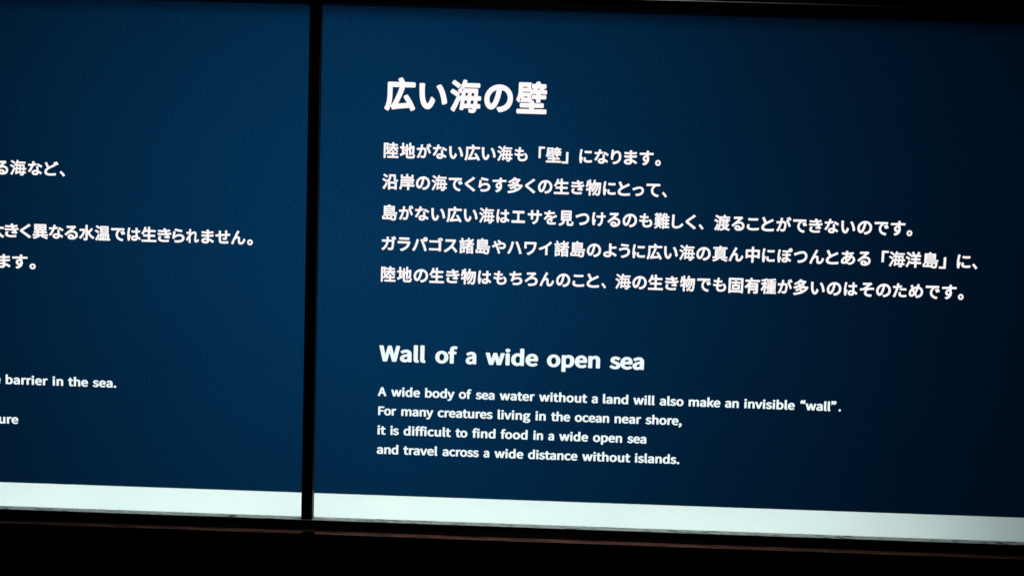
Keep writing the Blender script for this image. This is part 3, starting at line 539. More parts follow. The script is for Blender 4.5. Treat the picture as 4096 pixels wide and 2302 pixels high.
        [821, 557, 873, 556, 908, 567, 933, 582, 967, 617, 983, 647, 990, 672, 990, 722, 978, 758, 964, 782, 948, 800, 918, 823, 873, 839, 823, 838, 788, 827, 763, 812, 724, 767, 708, 722, 706, 697, 712, 657, 743, 602, 783, 570],
        [833, 666, 816, 687, 817, 712, 838, 731, 863, 730, 874, 722, 882, 707, 880, 682, 858, 663],
    ],
    'ラ': [
        [344, -67, 365, -72, 410, -59, 485, -31, 560, 5, 670, 79, 740, 145, 803, 228, 850, 318, 908, 473, 908, 488, 900, 503, 835, 545, 820, 548, 765, 540, 235, 540, 140, 546, 120, 538, 110, 518, 110, 428, 120, 408, 135, 401, 725, 403, 727, 398, 710, 357, 671, 288, 630, 236, 575, 186, 515, 144, 450, 111, 375, 82, 290, 60, 275, 50, 268, 33, 273, 13],
        [220, 633, 810, 631, 825, 638, 836, 658, 835, 753, 825, 769, 805, 776, 715, 771, 310, 771, 225, 775, 210, 768, 200, 748, 200, 658, 206, 643],
    ],
    'ワ': [
        [356, -61, 381, -65, 431, -47, 481, -25, 569, 24, 612, 54, 683, 114, 753, 194, 780, 234, 817, 304, 856, 419, 893, 614, 907, 664, 905, 679, 891, 694, 831, 732, 816, 737, 751, 731, 131, 734, 116, 730, 106, 720, 101, 704, 105, 649, 105, 424, 101, 359, 108, 339, 126, 329, 226, 328, 241, 334, 250, 344, 254, 359, 251, 589, 256, 592, 737, 589, 720, 484, 692, 389, 665, 329, 625, 269, 566, 206, 496, 152, 421, 110, 291, 62, 278, 49, 274, 29, 281, 14],
    ],
    '中': [
        [441, -105, 455, -110, 540, -110, 555, -104, 566, -90, 570, 217, 790, 217, 798, 175, 810, 164, 825, 160, 910, 161, 925, 170, 933, 190, 933, 660, 930, 675, 920, 686, 905, 692, 570, 692, 568, 845, 560, 861, 540, 871, 455, 871, 440, 865, 431, 855, 427, 840, 425, 692, 95, 692, 75, 684, 65, 665, 65, 185, 70, 170, 90, 156, 180, 156, 194, 165, 200, 175, 205, 217, 425, 217, 427, -80, 432, -95],
        [205, 353, 202, 555, 427, 555, 425, 353],
        [570, 353, 570, 557, 793, 555, 793, 355],
    ],
    '固': [
        [73, -106, 90, -111, 175, -109, 190, -96, 193, -66, 200, -64, 805, -64, 810, -96, 830, -111, 915, -111, 936, -101, 943, -81, 943, 794, 935, 814, 915, 822, 90, 822, 68, 814, 60, 794, 60, -81, 63, -96],
        [195, 66, 193, 464, 183, 494, 183, 579, 193, 604, 195, 694, 435, 694, 436, 689, 435, 599, 430, 595, 225, 595, 212, 589, 207, 574, 207, 504, 215, 477, 230, 474, 430, 474, 435, 470, 435, 419, 290, 417, 275, 411, 266, 399, 264, 124, 274, 104, 295, 97, 720, 97, 740, 106, 747, 129, 745, 400, 735, 412, 720, 417, 570, 417, 565, 424, 565, 469, 570, 474, 790, 475, 797, 494, 801, 589, 785, 595, 570, 595, 566, 599, 565, 688, 460, 692, 453, 694, 448, 704, 453, 714, 460, 716, 545, 716, 561, 709, 570, 694, 805, 694, 807, 594, 820, 585, 822, 579, 822, 489, 807, 464, 805, 65],
        [390, 218, 390, 299, 616, 299, 615, 215, 395, 214],
    ],
    '地': [
        [582, -88, 827, -88, 882, -82, 908, -73, 937, -54, 967, -13, 979, 17, 991, 82, 995, 127, 987, 146, 977, 153, 932, 168, 908, 182, 906, 187, 932, 226, 942, 272, 951, 662, 937, 678, 867, 702, 852, 697, 822, 672, 737, 637, 737, 842, 728, 862, 712, 870, 632, 871, 617, 865, 607, 853, 604, 582, 537, 553, 532, 552, 532, 747, 528, 762, 517, 774, 502, 778, 427, 778, 407, 769, 398, 747, 398, 637, 404, 622, 403, 502, 393, 487, 382, 481, 352, 474, 307, 456, 296, 447, 290, 432, 292, 417, 321, 347, 330, 337, 352, 330, 398, 347, 399, 312, 404, 302, 409, 242, 414, 232, 413, 207, 398, 197, 399, 47, 410, -8, 422, -33, 442, -55, 482, -77, 517, -84],
        [537, 46, 532, 77, 532, 402, 536, 407, 602, 435, 604, 142, 608, 127, 618, 117, 632, 112, 707, 112, 729, 122, 736, 137, 737, 162, 721, 172, 720, 207, 710, 247, 711, 262, 722, 269, 733, 262, 744, 217, 744, 177, 737, 162, 767, 155, 867, 163, 858, 77, 850, 52, 832, 43, 582, 42],
        [48, 52, 62, 48, 77, 51, 395, 197, 385, 232, 380, 302, 372, 312, 347, 316, 272, 287, 272, 492, 277, 497, 357, 499, 377, 508, 380, 617, 377, 624, 362, 630, 272, 632, 272, 832, 262, 851, 247, 858, 167, 859, 152, 853, 142, 842, 139, 827, 139, 632, 37, 630, 21, 622, 12, 607, 11, 527, 22, 504, 37, 497, 137, 497, 139, 492, 139, 232, 17, 180, 3, 162, 4, 142, 34, 67],
        [762, 282, 737, 287, 737, 492, 812, 525, 814, 407, 809, 287, 807, 281],
    ],
    '壁': [
        [49, -79, 954, -79, 974, -71, 982, -54, 982, 16, 976, 31, 964, 39, 569, 41, 565, 46, 565, 96, 569, 103, 871, 106, 886, 126, 884, 206, 874, 218, 859, 223, 569, 223, 565, 226, 565, 276, 560, 291, 544, 301, 494, 302, 489, 306, 489, 361, 473, 366, 467, 376, 467, 461, 478, 476, 489, 481, 489, 501, 644, 503, 650, 501, 649, 475, 499, 475, 492, 456, 491, 376, 485, 366, 494, 361, 649, 361, 650, 271, 654, 259, 664, 249, 754, 248, 768, 256, 774, 271, 774, 361, 934, 361, 949, 367, 959, 386, 959, 446, 956, 461, 946, 471, 934, 475, 774, 476, 774, 501, 779, 503, 954, 503, 969, 508, 977, 516, 981, 531, 981, 591, 972, 611, 959, 618, 869, 621, 894, 678, 934, 678, 952, 691, 956, 706, 956, 766, 949, 783, 929, 792, 779, 794, 752, 856, 734, 870, 649, 852, 639, 844, 633, 831, 644, 796, 639, 792, 504, 792, 490, 786, 491, 681, 539, 676, 560, 621, 484, 618, 480, 621, 480, 676, 467, 691, 467, 781, 480, 796, 480, 806, 475, 821, 464, 830, 99, 832, 83, 826, 73, 806, 73, 601, 66, 511, 48, 426, 27, 376, 6, 341, 6, 321, 59, 261, 79, 251, 99, 259, 119, 288, 129, 274, 144, 268, 434, 267, 435, 226, 429, 223, 139, 221, 129, 213, 124, 201, 123, 131, 131, 111, 149, 103, 434, 102, 435, 46, 434, 41, 39, 40, 25, 31, 20, 21, 19, -54, 29, -73],
        [239, 379, 236, 386, 239, 432, 370, 431, 369, 380],
        [194, 540, 187, 551, 189, 558, 199, 563, 439, 563, 451, 556, 451, 546, 439, 539],
        [684, 618, 664, 677, 765, 676, 744, 620],
        [194, 670, 194, 719, 349, 720, 357, 716, 354, 670],
    ],
    '多': [
        [89, -108, 109, -113, 319, -78, 424, -52, 524, -19, 619, 22, 709, 72, 789, 129, 862, 197, 922, 272, 971, 357, 975, 372, 969, 391, 899, 435, 874, 431, 709, 431, 732, 467, 728, 492, 714, 504, 655, 517, 724, 582, 780, 647, 826, 717, 825, 737, 814, 751, 749, 787, 554, 784, 548, 787, 565, 807, 570, 822, 567, 837, 559, 848, 544, 855, 449, 872, 434, 864, 364, 788, 299, 735, 227, 687, 98, 622, 86, 612, 80, 597, 85, 577, 149, 513, 174, 512, 269, 561, 279, 550, 357, 497, 239, 453, 59, 406, 48, 387, 49, 370, 88, 297, 109, 283, 199, 302, 284, 328, 439, 389, 509, 424, 514, 438, 533, 457, 568, 482, 604, 518, 619, 518, 626, 507, 620, 497, 530, 422, 524, 420, 514, 426, 479, 396, 399, 340, 299, 285, 185, 237, 171, 222, 169, 207, 175, 192, 224, 132, 239, 123, 254, 123, 294, 139, 409, 194, 498, 117, 414, 86, 319, 61, 224, 42, 59, 18, 46, 2, 45, -18, 79, -97],
        [629, 181, 525, 262, 526, 267, 574, 301, 759, 301, 768, 297, 702, 232],
        [414, 201, 408, 207, 408, 217, 423, 232, 484, 268, 499, 263, 500, 252, 490, 242, 424, 201],
        [484, 562, 382, 632, 404, 651, 606, 652, 552, 607],
        [279, 576, 272, 587, 278, 597, 339, 638, 354, 638, 359, 633, 361, 627, 355, 617, 294, 576],
    ],
    '大': [
        [83, -104, 97, -109, 112, -107, 187, -68, 247, -28, 302, 16, 357, 71, 398, 121, 435, 176, 492, 291, 499, 311, 490, 326, 490, 391, 496, 401, 502, 403, 508, 401, 514, 391, 514, 326, 510, 311, 560, 211, 637, 96, 722, 6, 777, -39, 832, -76, 892, -107, 907, -109, 922, -102, 984, -24, 989, -9, 986, 6, 972, 20, 917, 46, 867, 78, 777, 156, 737, 203, 672, 301, 641, 361, 608, 441, 612, 445, 952, 447, 966, 456, 973, 471, 973, 556, 967, 571, 957, 580, 942, 584, 562, 585, 573, 841, 564, 861, 542, 870, 457, 870, 442, 863, 432, 851, 426, 676, 417, 584, 62, 584, 42, 577, 31, 556, 31, 476, 37, 458, 52, 447, 387, 445, 393, 441, 372, 373, 348, 316, 294, 221, 254, 171, 210, 126, 157, 83, 97, 45, 27, 10, 17, 1, 12, -14, 17, -33],
    ],
    '岸': [
        [548, -111, 628, -110, 648, -95, 652, -81, 653, 102, 953, 103, 974, 114, 981, 134, 981, 204, 975, 219, 963, 229, 652, 234, 652, 274, 658, 278, 898, 278, 913, 282, 928, 304, 925, 389, 913, 402, 898, 406, 273, 405, 258, 398, 250, 384, 250, 299, 261, 284, 278, 278, 508, 278, 512, 274, 511, 234, 228, 232, 223, 234, 228, 429, 943, 430, 958, 438, 966, 454, 967, 529, 962, 544, 948, 557, 933, 559, 105, 554, 96, 544, 91, 529, 91, 304, 83, 199, 58, 96, 32, 39, 4, -6, 8, -31, 83, -91, 103, -92, 120, -81, 167, -1, 198, 84, 202, 99, 191, 114, 191, 159, 196, 169, 197, 214, 208, 221, 218, 215, 220, 209, 220, 159, 215, 149, 214, 109, 218, 105, 508, 103, 512, 99, 513, -86, 526, -106],
        [106, 584, 898, 581, 907, 589, 913, 604, 912, 809, 904, 824, 888, 832, 803, 833, 788, 828, 774, 809, 773, 709, 768, 706, 573, 706, 571, 844, 565, 859, 543, 872, 458, 872, 440, 864, 430, 844, 428, 706, 238, 706, 234, 714, 234, 804, 225, 824, 203, 833, 118, 832, 103, 822, 96, 804, 96, 604],
    ],
    '島': [
        [666, -104, 742, -109, 817, -105, 852, -92, 882, -63, 900, -24, 918, 50, 939, 240, 936, 270, 287, 274, 277, 279, 276, 290, 287, 298, 932, 298, 952, 291, 967, 299, 976, 316, 976, 380, 972, 396, 962, 405, 947, 409, 827, 409, 812, 404, 292, 404, 282, 409, 280, 416, 282, 422, 292, 428, 817, 430, 826, 450, 826, 760, 822, 775, 812, 785, 797, 789, 547, 789, 544, 790, 560, 830, 557, 846, 548, 856, 537, 861, 447, 873, 432, 870, 420, 860, 392, 789, 182, 789, 167, 786, 156, 776, 152, 760, 152, 196, 157, 180, 152, 177, 92, 177, 78, 170, 70, 160, 67, -14, 71, -30, 82, -40, 97, -43, 542, -43, 553, -64, 567, -73, 647, -74, 654, -94],
        [677, 15, 673, 20, 673, 150, 670, 166, 800, 166, 790, 76, 772, 14],
        [197, 75, 194, 150, 188, 166, 307, 166, 307, 76],
        [437, 75, 437, 168, 549, 166, 543, 76],
        [562, 165, 555, 176, 560, 186, 567, 188, 652, 188, 658, 186, 664, 176, 658, 166, 652, 164],
        [287, 530, 280, 540, 282, 547, 292, 552, 687, 552, 697, 547, 699, 540, 697, 534, 687, 528],
        [287, 655, 280, 666, 282, 672, 292, 678, 687, 678, 697, 672, 699, 666, 697, 659, 687, 654],
    ],
    '広': [
        [90, -103, 116, -107, 134, -93, 181, 7, 212, 117, 236, 287, 242, 392, 242, 597, 246, 603, 492, 602, 427, 427, 338, 232, 261, 95, 244, 72, 221, 57, 214, 47, 213, 27, 241, -49, 251, -62, 271, -69, 386, -48, 806, -3, 843, -83, 861, -99, 881, -99, 966, -58, 975, -43, 975, -28, 921, 87, 826, 242, 746, 351, 731, 362, 711, 362, 636, 330, 625, 317, 622, 302, 627, 287, 701, 182, 738, 122, 736, 120, 416, 92, 488, 227, 538, 332, 632, 562, 626, 584, 506, 601, 500, 607, 501, 618, 511, 624, 531, 624, 581, 614, 611, 614, 641, 603, 956, 604, 971, 614, 978, 632, 978, 707, 970, 727, 946, 737, 641, 737, 575, 857, 561, 870, 546, 873, 461, 849, 446, 832, 445, 812, 482, 742, 481, 737, 136, 737, 116, 730, 105, 707, 104, 352, 91, 207, 71, 112, 57, 67, 11, -33, 13, -48, 21, -59],
    ],
    '有': [
        [238, -105, 254, -110, 334, -110, 356, -95, 360, -80, 360, 80, 364, 88, 714, 88, 717, 80, 714, 25, 579, 26, 556, 15, 549, -10, 580, -95, 589, -104, 604, -108, 744, -105, 794, -93, 829, -68, 846, -40, 853, 0, 853, 525, 848, 540, 839, 550, 824, 555, 394, 555, 392, 560, 419, 609, 949, 611, 964, 622, 970, 640, 970, 715, 959, 734, 939, 741, 479, 741, 474, 745, 498, 820, 492, 840, 474, 852, 389, 871, 374, 866, 364, 855, 324, 741, 64, 741, 49, 738, 39, 730, 32, 710, 32, 635, 39, 620, 49, 612, 64, 609, 259, 609, 263, 605, 224, 540, 173, 470, 89, 382, 17, 325, 9, 305, 16, 285, 65, 225, 89, 215, 104, 220, 129, 238, 224, 320, 224, -80, 228, -95],
        [364, 215, 360, 220, 360, 255, 364, 258, 717, 255, 714, 215],
        [364, 384, 360, 390, 360, 420, 364, 425, 714, 425, 717, 420, 714, 384],
    ],
    '水': [
        [326, -107, 343, -112, 403, -111, 486, -102, 532, -82, 558, -53, 569, -22, 573, 8, 573, 323, 645, 223, 724, 133, 809, 58, 903, -2, 923, -7, 938, 0, 999, 73, 1006, 88, 1004, 103, 993, 118, 918, 160, 823, 234, 763, 296, 703, 373, 798, 464, 908, 583, 915, 598, 913, 618, 903, 629, 833, 678, 818, 683, 803, 680, 683, 538, 633, 486, 628, 487, 573, 603, 573, 843, 563, 861, 548, 868, 454, 868, 438, 858, 431, 843, 431, 613, 445, 588, 445, 528, 431, 438, 431, 33, 313, 32, 298, 28, 288, 18, 284, -7, 314, -92],
        [92, -12, 118, -7, 163, 28, 208, 72, 281, 163, 344, 273, 375, 343, 411, 453, 416, 528, 421, 543, 421, 583, 413, 599, 358, 618, 68, 615, 53, 609, 43, 598, 40, 503, 47, 488, 58, 480, 268, 477, 275, 473, 232, 358, 180, 263, 122, 188, 10, 88, 8, 73, 14, 58, 78, -4],
    ],
    '沿': [
        [379, -108, 395, -113, 480, -111, 497, -93, 500, -52, 770, -52, 775, -91, 795, -108, 885, -108, 906, -93, 910, -78, 910, 352, 905, 369, 800, 370, 735, 383, 440, 383, 431, 387, 475, 434, 520, 507, 543, 577, 554, 647, 555, 692, 560, 693, 707, 692, 710, 477, 721, 437, 745, 406, 765, 399, 805, 399, 820, 394, 900, 394, 915, 385, 955, 390, 974, 402, 981, 422, 976, 482, 965, 505, 945, 512, 850, 508, 843, 512, 843, 797, 837, 812, 825, 822, 450, 825, 435, 820, 425, 811, 420, 797, 419, 662, 405, 587, 384, 542, 365, 516, 340, 490, 295, 456, 200, 520, 90, 578, 75, 578, 62, 572, 7, 512, 6, 492, 16, 477, 120, 417, 206, 357, 220, 353, 236, 357, 275, 398, 296, 382, 330, 339, 345, 333, 365, 337, 365, -83, 370, -98],
        [111, -93, 130, -95, 150, -82, 248, 72, 346, 242, 348, 257, 342, 272, 275, 334, 255, 335, 238, 322, 135, 150, 34, 2, 32, -18, 40, -33],
        [500, 81, 500, 250, 770, 250, 770, 80],
        [257, 617, 270, 615, 285, 620, 340, 678, 348, 697, 342, 717, 286, 762, 190, 823, 145, 847, 120, 845, 62, 787, 58, 772, 62, 757, 71, 747, 185, 674],
    ],
    '洋': [
        [601, -111, 681, -111, 696, -104, 705, -91, 708, 119, 961, 120, 981, 128, 990, 144, 990, 229, 983, 244, 971, 252, 711, 254, 707, 259, 707, 334, 711, 338, 906, 338, 922, 344, 933, 359, 935, 444, 928, 459, 916, 468, 711, 470, 707, 474, 707, 549, 711, 552, 936, 552, 951, 556, 964, 569, 967, 654, 956, 677, 936, 684, 836, 684, 835, 689, 897, 804, 900, 819, 896, 833, 881, 847, 806, 872, 781, 871, 768, 859, 733, 779, 686, 689, 681, 684, 611, 684, 566, 772, 519, 844, 501, 866, 476, 871, 401, 840, 386, 819, 390, 799, 432, 734, 456, 684, 346, 684, 347, 704, 341, 718, 291, 758, 151, 846, 136, 851, 121, 849, 62, 784, 57, 764, 63, 749, 171, 678, 261, 609, 286, 612, 316, 647, 318, 579, 331, 558, 346, 552, 568, 549, 566, 471, 376, 470, 356, 459, 349, 439, 349, 364, 361, 344, 381, 338, 566, 337, 566, 254, 326, 254, 308, 224, 302, 189, 288, 179, 288, 149, 297, 129, 316, 120, 567, 119, 569, -86, 581, -105],
        [119, -86, 141, -86, 158, -71, 282, 174, 285, 184, 280, 189, 279, 209, 285, 234, 305, 259, 320, 264, 319, 279, 311, 292, 241, 343, 221, 343, 204, 329, 119, 154, 33, -1, 33, -16, 41, -32],
        [222, 354, 241, 355, 256, 367, 301, 429, 305, 444, 301, 459, 242, 504, 141, 561, 91, 584, 67, 579, 14, 514, 11, 499, 16, 483, 26, 474, 131, 415],
    ],
    '海': [
        [634, -100, 729, -105, 779, -96, 804, -79, 825, -50, 850, 30, 944, 32, 957, 40, 963, 55, 962, 125, 959, 135, 944, 145, 864, 148, 872, 260, 874, 266, 959, 266, 974, 271, 983, 290, 982, 365, 975, 375, 964, 380, 879, 383, 887, 580, 884, 590, 874, 600, 436, 605, 457, 645, 464, 648, 929, 649, 939, 655, 946, 670, 945, 745, 939, 756, 924, 762, 514, 762, 511, 765, 532, 825, 529, 840, 514, 850, 444, 862, 428, 850, 408, 790, 360, 680, 263, 545, 269, 525, 319, 476, 329, 472, 349, 479, 384, 524, 388, 520, 374, 385, 369, 380, 264, 379, 247, 365, 246, 335, 229, 337, 214, 330, 126, 150, 42, 0, 41, -15, 49, -28, 119, -77, 134, -80, 144, -75, 232, 90, 313, 265, 354, 266, 359, 265, 322, 0, 327, -15, 344, -25, 404, -30, 414, -27, 424, -15, 434, 32, 739, 32, 744, 30, 743, 25, 729, -2, 624, 4, 607, -5, 603, -20, 617, -85],
        [449, 146, 462, 265, 561, 265, 549, 146],
        [649, 147, 662, 265, 771, 265, 759, 145],
        [218, 365, 234, 361, 253, 375, 295, 435, 294, 455, 254, 487, 174, 535, 94, 575, 74, 574, 21, 510, 19, 500, 24, 486, 139, 420],
        [479, 380, 475, 385, 488, 490, 579, 490, 569, 380],
        [674, 380, 671, 385, 682, 490, 780, 490, 778, 385, 774, 380],
        [258, 620, 274, 616, 288, 625, 337, 690, 337, 710, 284, 753, 204, 806, 144, 840, 134, 843, 121, 840, 69, 780, 65, 770, 69, 755, 176, 685],
    ],
    '渡': [
        [271, -102, 289, -107, 309, -97, 349, -25, 371, -52, 395, -97, 419, -107, 564, -65, 679, -14, 754, -53, 834, -83, 919, -104, 934, -100, 943, -92, 994, -22, 994, -7, 986, 8, 974, 15, 874, 38, 795, 68, 859, 137, 906, 208, 933, 268, 933, 283, 924, 297, 869, 324, 859, 312, 839, 306, 514, 306, 494, 312, 484, 321, 434, 321, 430, 328, 435, 473, 439, 476, 489, 473, 489, 348, 494, 334, 864, 335, 868, 348, 868, 473, 949, 477, 964, 488, 970, 508, 970, 568, 964, 584, 944, 596, 869, 597, 868, 643, 954, 645, 970, 653, 979, 673, 979, 738, 969, 761, 949, 768, 728, 768, 684, 858, 664, 872, 584, 856, 569, 847, 562, 823, 584, 768, 334, 768, 319, 764, 309, 754, 239, 803, 144, 854, 124, 854, 109, 843, 64, 783, 64, 763, 74, 749, 169, 694, 249, 633, 274, 638, 304, 678, 305, 423, 298, 298, 305, 288, 311, 258, 265, 108, 195, -42, 204, -63],
        [104, -92, 124, -96, 144, -81, 241, 118, 277, 223, 282, 243, 282, 283, 214, 330, 197, 328, 184, 316, 104, 138, 24, -17, 24, -32, 34, -46],
        [364, 8, 387, 73, 417, 203, 469, 202, 522, 123, 566, 73, 564, 68, 474, 36],
        [684, 138, 659, 156, 620, 198, 629, 202, 744, 202, 748, 198, 734, 183],
        [404, 217, 397, 228, 402, 248, 402, 298, 409, 314, 419, 320, 425, 318, 431, 308, 426, 288, 426, 228, 419, 217],
        [203, 373, 219, 372, 236, 383, 284, 453, 282, 478, 230, 518, 154, 562, 89, 591, 64, 589, 11, 518, 9, 503, 14, 491, 24, 482, 124, 430],
        [614, 438, 614, 473, 619, 476, 740, 473, 739, 438],
        [439, 596, 435, 603, 436, 643, 489, 643, 489, 598],
        [614, 598, 614, 643, 619, 645, 740, 643, 739, 597],
        [499, 647, 493, 653, 494, 664, 519, 675, 584, 675, 604, 669, 611, 658, 605, 648, 599, 646],
        [749, 647, 743, 653, 744, 664, 769, 675, 839, 675, 859, 669, 866, 658, 860, 648, 854, 646],
    ],
    '温': [
        [112, -88, 133, -92, 150, -83, 208, 17, 305, 202, 301, 232, 306, 242, 306, 277, 313, 289, 318, 289, 329, 282, 335, 262, 324, 212, 311, 202, 310, 47, 248, 45, 231, 32, 226, 17, 226, -53, 231, -68, 243, -78, 258, -81, 975, -78, 987, -68, 992, -53, 990, 27, 973, 44, 928, 46, 924, 52, 924, 327, 920, 342, 908, 354, 893, 358, 338, 358, 324, 352, 315, 342, 308, 293, 258, 332, 243, 336, 230, 332, 218, 321, 128, 147, 35, -8, 35, -23, 43, -37],
        [443, 46, 440, 52, 440, 227, 443, 232, 473, 232, 477, 227, 477, 52, 473, 46],
        [598, 46, 596, 227, 598, 232, 633, 232, 634, 47],
        [758, 46, 754, 52, 754, 227, 758, 232, 788, 232, 793, 227, 793, 47],
        [208, 367, 228, 364, 248, 377, 291, 442, 294, 457, 288, 471, 233, 511, 153, 555, 88, 584, 63, 582, 12, 517, 8, 502, 13, 486, 23, 476, 143, 412],
        [360, 387, 863, 384, 878, 389, 890, 412, 890, 797, 883, 815, 873, 823, 858, 826, 373, 826, 358, 821, 347, 807, 343, 748, 273, 795, 188, 839, 143, 857, 118, 850, 69, 782, 71, 762, 83, 748, 183, 696, 273, 637, 298, 642, 343, 705, 345, 702, 345, 412, 350, 397],
        [478, 507, 475, 512, 478, 545, 757, 542, 757, 512, 753, 507],
        [478, 665, 475, 672, 478, 702, 753, 702, 757, 697, 757, 667, 753, 665],
    ],
    '物': [
        [206, -105, 219, -110, 294, -110, 309, -105, 318, -95, 322, -80, 323, 265, 429, 299, 448, 315, 441, 395, 489, 461, 548, 570, 554, 572, 574, 571, 573, 565, 536, 470, 494, 385, 435, 295, 387, 240, 354, 210, 346, 195, 346, 180, 354, 168, 429, 115, 450, 120, 487, 155, 551, 235, 583, 285, 634, 383, 676, 485, 703, 570, 724, 571, 725, 555, 673, 390, 614, 251, 548, 140, 509, 89, 467, 45, 414, 0, 408, -15, 410, -30, 419, -41, 484, -88, 499, -93, 514, -90, 571, -40, 619, 15, 659, 70, 734, 205, 795, 355, 812, 410, 832, 525, 833, 560, 838, 580, 849, 587, 860, 580, 861, 555, 836, 415, 813, 175, 790, 60, 774, 33, 649, 35, 634, 22, 630, 5, 644, -35, 654, -80, 661, -90, 674, -97, 754, -100, 809, -96, 849, -82, 879, -58, 902, -25, 915, 5, 934, 85, 944, 150, 965, 390, 980, 650, 980, 680, 970, 695, 949, 702, 604, 702, 601, 705, 632, 820, 630, 840, 622, 850, 609, 856, 529, 870, 514, 862, 506, 850, 482, 760, 447, 660, 430, 575, 424, 559, 414, 553, 403, 560, 402, 575, 416, 625, 419, 653, 399, 665, 324, 665, 322, 670, 322, 840, 317, 855, 309, 864, 294, 869, 219, 869, 197, 855, 192, 840, 192, 795, 205, 785, 206, 750, 201, 735, 201, 675, 189, 659, 178, 660, 172, 670, 177, 695, 177, 755, 187, 790, 169, 802, 104, 812, 79, 805, 68, 785, 55, 675, 37, 575, 0, 455, 0, 440, 10, 425, 74, 386, 99, 387, 109, 395, 119, 415, 154, 531, 189, 533, 192, 365, 189, 359, 24, 313, 9, 300, 5, 280, 28, 200, 44, 185, 64, 184, 189, 223, 192, 220, 192, -80, 196, -95],
        [324, 399, 322, 530, 374, 533, 378, 530, 327, 460, 328, 445, 334, 435, 362, 415, 360, 410],
    ],
    '生': [
        [38, -74, 58, -79, 948, -79, 968, -72, 979, -54, 980, 26, 973, 44, 958, 55, 573, 56, 572, 61, 573, 248, 868, 249, 888, 259, 896, 281, 895, 361, 888, 373, 873, 382, 573, 384, 572, 541, 913, 544, 927, 556, 932, 571, 932, 646, 925, 666, 903, 677, 573, 678, 571, 846, 563, 862, 543, 871, 458, 871, 436, 856, 432, 841, 432, 681, 428, 677, 308, 678, 345, 801, 343, 821, 323, 837, 248, 854, 233, 854, 218, 847, 210, 836, 170, 711, 135, 631, 76, 531, 28, 470, 24, 446, 33, 430, 103, 383, 128, 378, 143, 386, 171, 421, 246, 541, 430, 541, 432, 386, 153, 381, 141, 371, 134, 356, 134, 281, 143, 258, 163, 249, 428, 249, 432, 241, 432, 61, 428, 56, 43, 54, 28, 41, 24, 26, 25, -54],
    ],
    '異': [
        [94, -106, 115, -109, 215, -79, 315, -41, 385, -9, 440, 22, 450, 32, 453, 54, 440, 75, 570, 75, 554, 44, 558, 29, 570, 17, 737, -46, 880, -111, 900, -106, 968, -46, 975, -26, 966, -6, 910, 21, 835, 52, 675, 78, 655, 83, 648, 94, 655, 105, 680, 106, 745, 91, 855, 75, 955, 76, 970, 84, 976, 94, 978, 174, 971, 189, 960, 197, 740, 199, 736, 204, 736, 249, 740, 256, 895, 256, 910, 264, 918, 279, 919, 354, 915, 366, 905, 376, 890, 380, 740, 380, 736, 384, 736, 414, 740, 417, 855, 417, 871, 424, 880, 439, 881, 799, 878, 814, 870, 823, 850, 829, 150, 829, 129, 819, 122, 799, 123, 439, 130, 426, 145, 418, 260, 417, 265, 414, 265, 384, 260, 380, 115, 380, 100, 374, 88, 354, 89, 279, 97, 264, 115, 256, 265, 254, 265, 204, 260, 199, 45, 198, 32, 189, 25, 174, 25, 99, 33, 84, 50, 75, 205, 76, 270, 91, 290, 90, 297, 79, 290, 68, 205, 52, 50, 2, 40, -5, 32, -21, 35, -38],
        [400, 200, 400, 255, 602, 254, 600, 199],
        [400, 382, 399, 414, 405, 417, 602, 414, 600, 381],
        [255, 534, 255, 566, 431, 564, 430, 534],
        [565, 534, 565, 567, 748, 564, 745, 534],
        [255, 682, 255, 711, 431, 709, 431, 684, 425, 681],
        [565, 681, 565, 712, 748, 709, 745, 681],
    ],
    '真': [
        [92, -104, 113, -108, 213, -76, 313, -35, 398, 8, 428, 27, 439, 41, 435, 66, 416, 81, 423, 83, 583, 83, 587, 81, 569, 61, 564, 46, 568, 31, 578, 21, 743, -41, 883, -106, 903, -102, 968, -46, 976, -29, 971, -9, 908, 24, 808, 64, 648, 89, 642, 91, 636, 101, 643, 112, 668, 113, 793, 89, 843, 83, 948, 84, 963, 90, 972, 101, 974, 176, 963, 197, 948, 203, 832, 206, 832, 626, 828, 640, 798, 649, 553, 649, 547, 651, 541, 661, 547, 671, 553, 673, 808, 673, 843, 662, 928, 664, 940, 671, 947, 686, 948, 756, 938, 776, 918, 784, 573, 784, 570, 786, 577, 836, 568, 853, 553, 860, 468, 871, 453, 866, 442, 851, 433, 784, 83, 784, 63, 774, 56, 756, 57, 686, 64, 671, 78, 663, 163, 662, 193, 673, 413, 673, 420, 671, 425, 661, 423, 655, 413, 649, 203, 649, 178, 644, 173, 638, 171, 206, 53, 203, 38, 197, 28, 176, 29, 106, 37, 91, 53, 84, 218, 83, 268, 93, 278, 88, 280, 81, 273, 70, 218, 59, 38, -5, 30, -19, 31, -39],
        [313, 86, 308, 91, 308, 103, 333, 113, 363, 112, 380, 106, 385, 96, 383, 90, 373, 84, 348, 89],
        [303, 200, 296, 211, 298, 218, 308, 223, 693, 223, 700, 221, 705, 211, 700, 201, 693, 199],
        [298, 310, 292, 316, 291, 326, 293, 333, 303, 338, 693, 338, 700, 336, 705, 326, 703, 315, 693, 309],
        [298, 420, 291, 431, 293, 438, 303, 443, 698, 443, 705, 441, 710, 431, 705, 421, 698, 419],
        [303, 530, 296, 541, 298, 548, 308, 553, 693, 553, 700, 551, 705, 541, 703, 535, 693, 529],
    ],
    '種': [
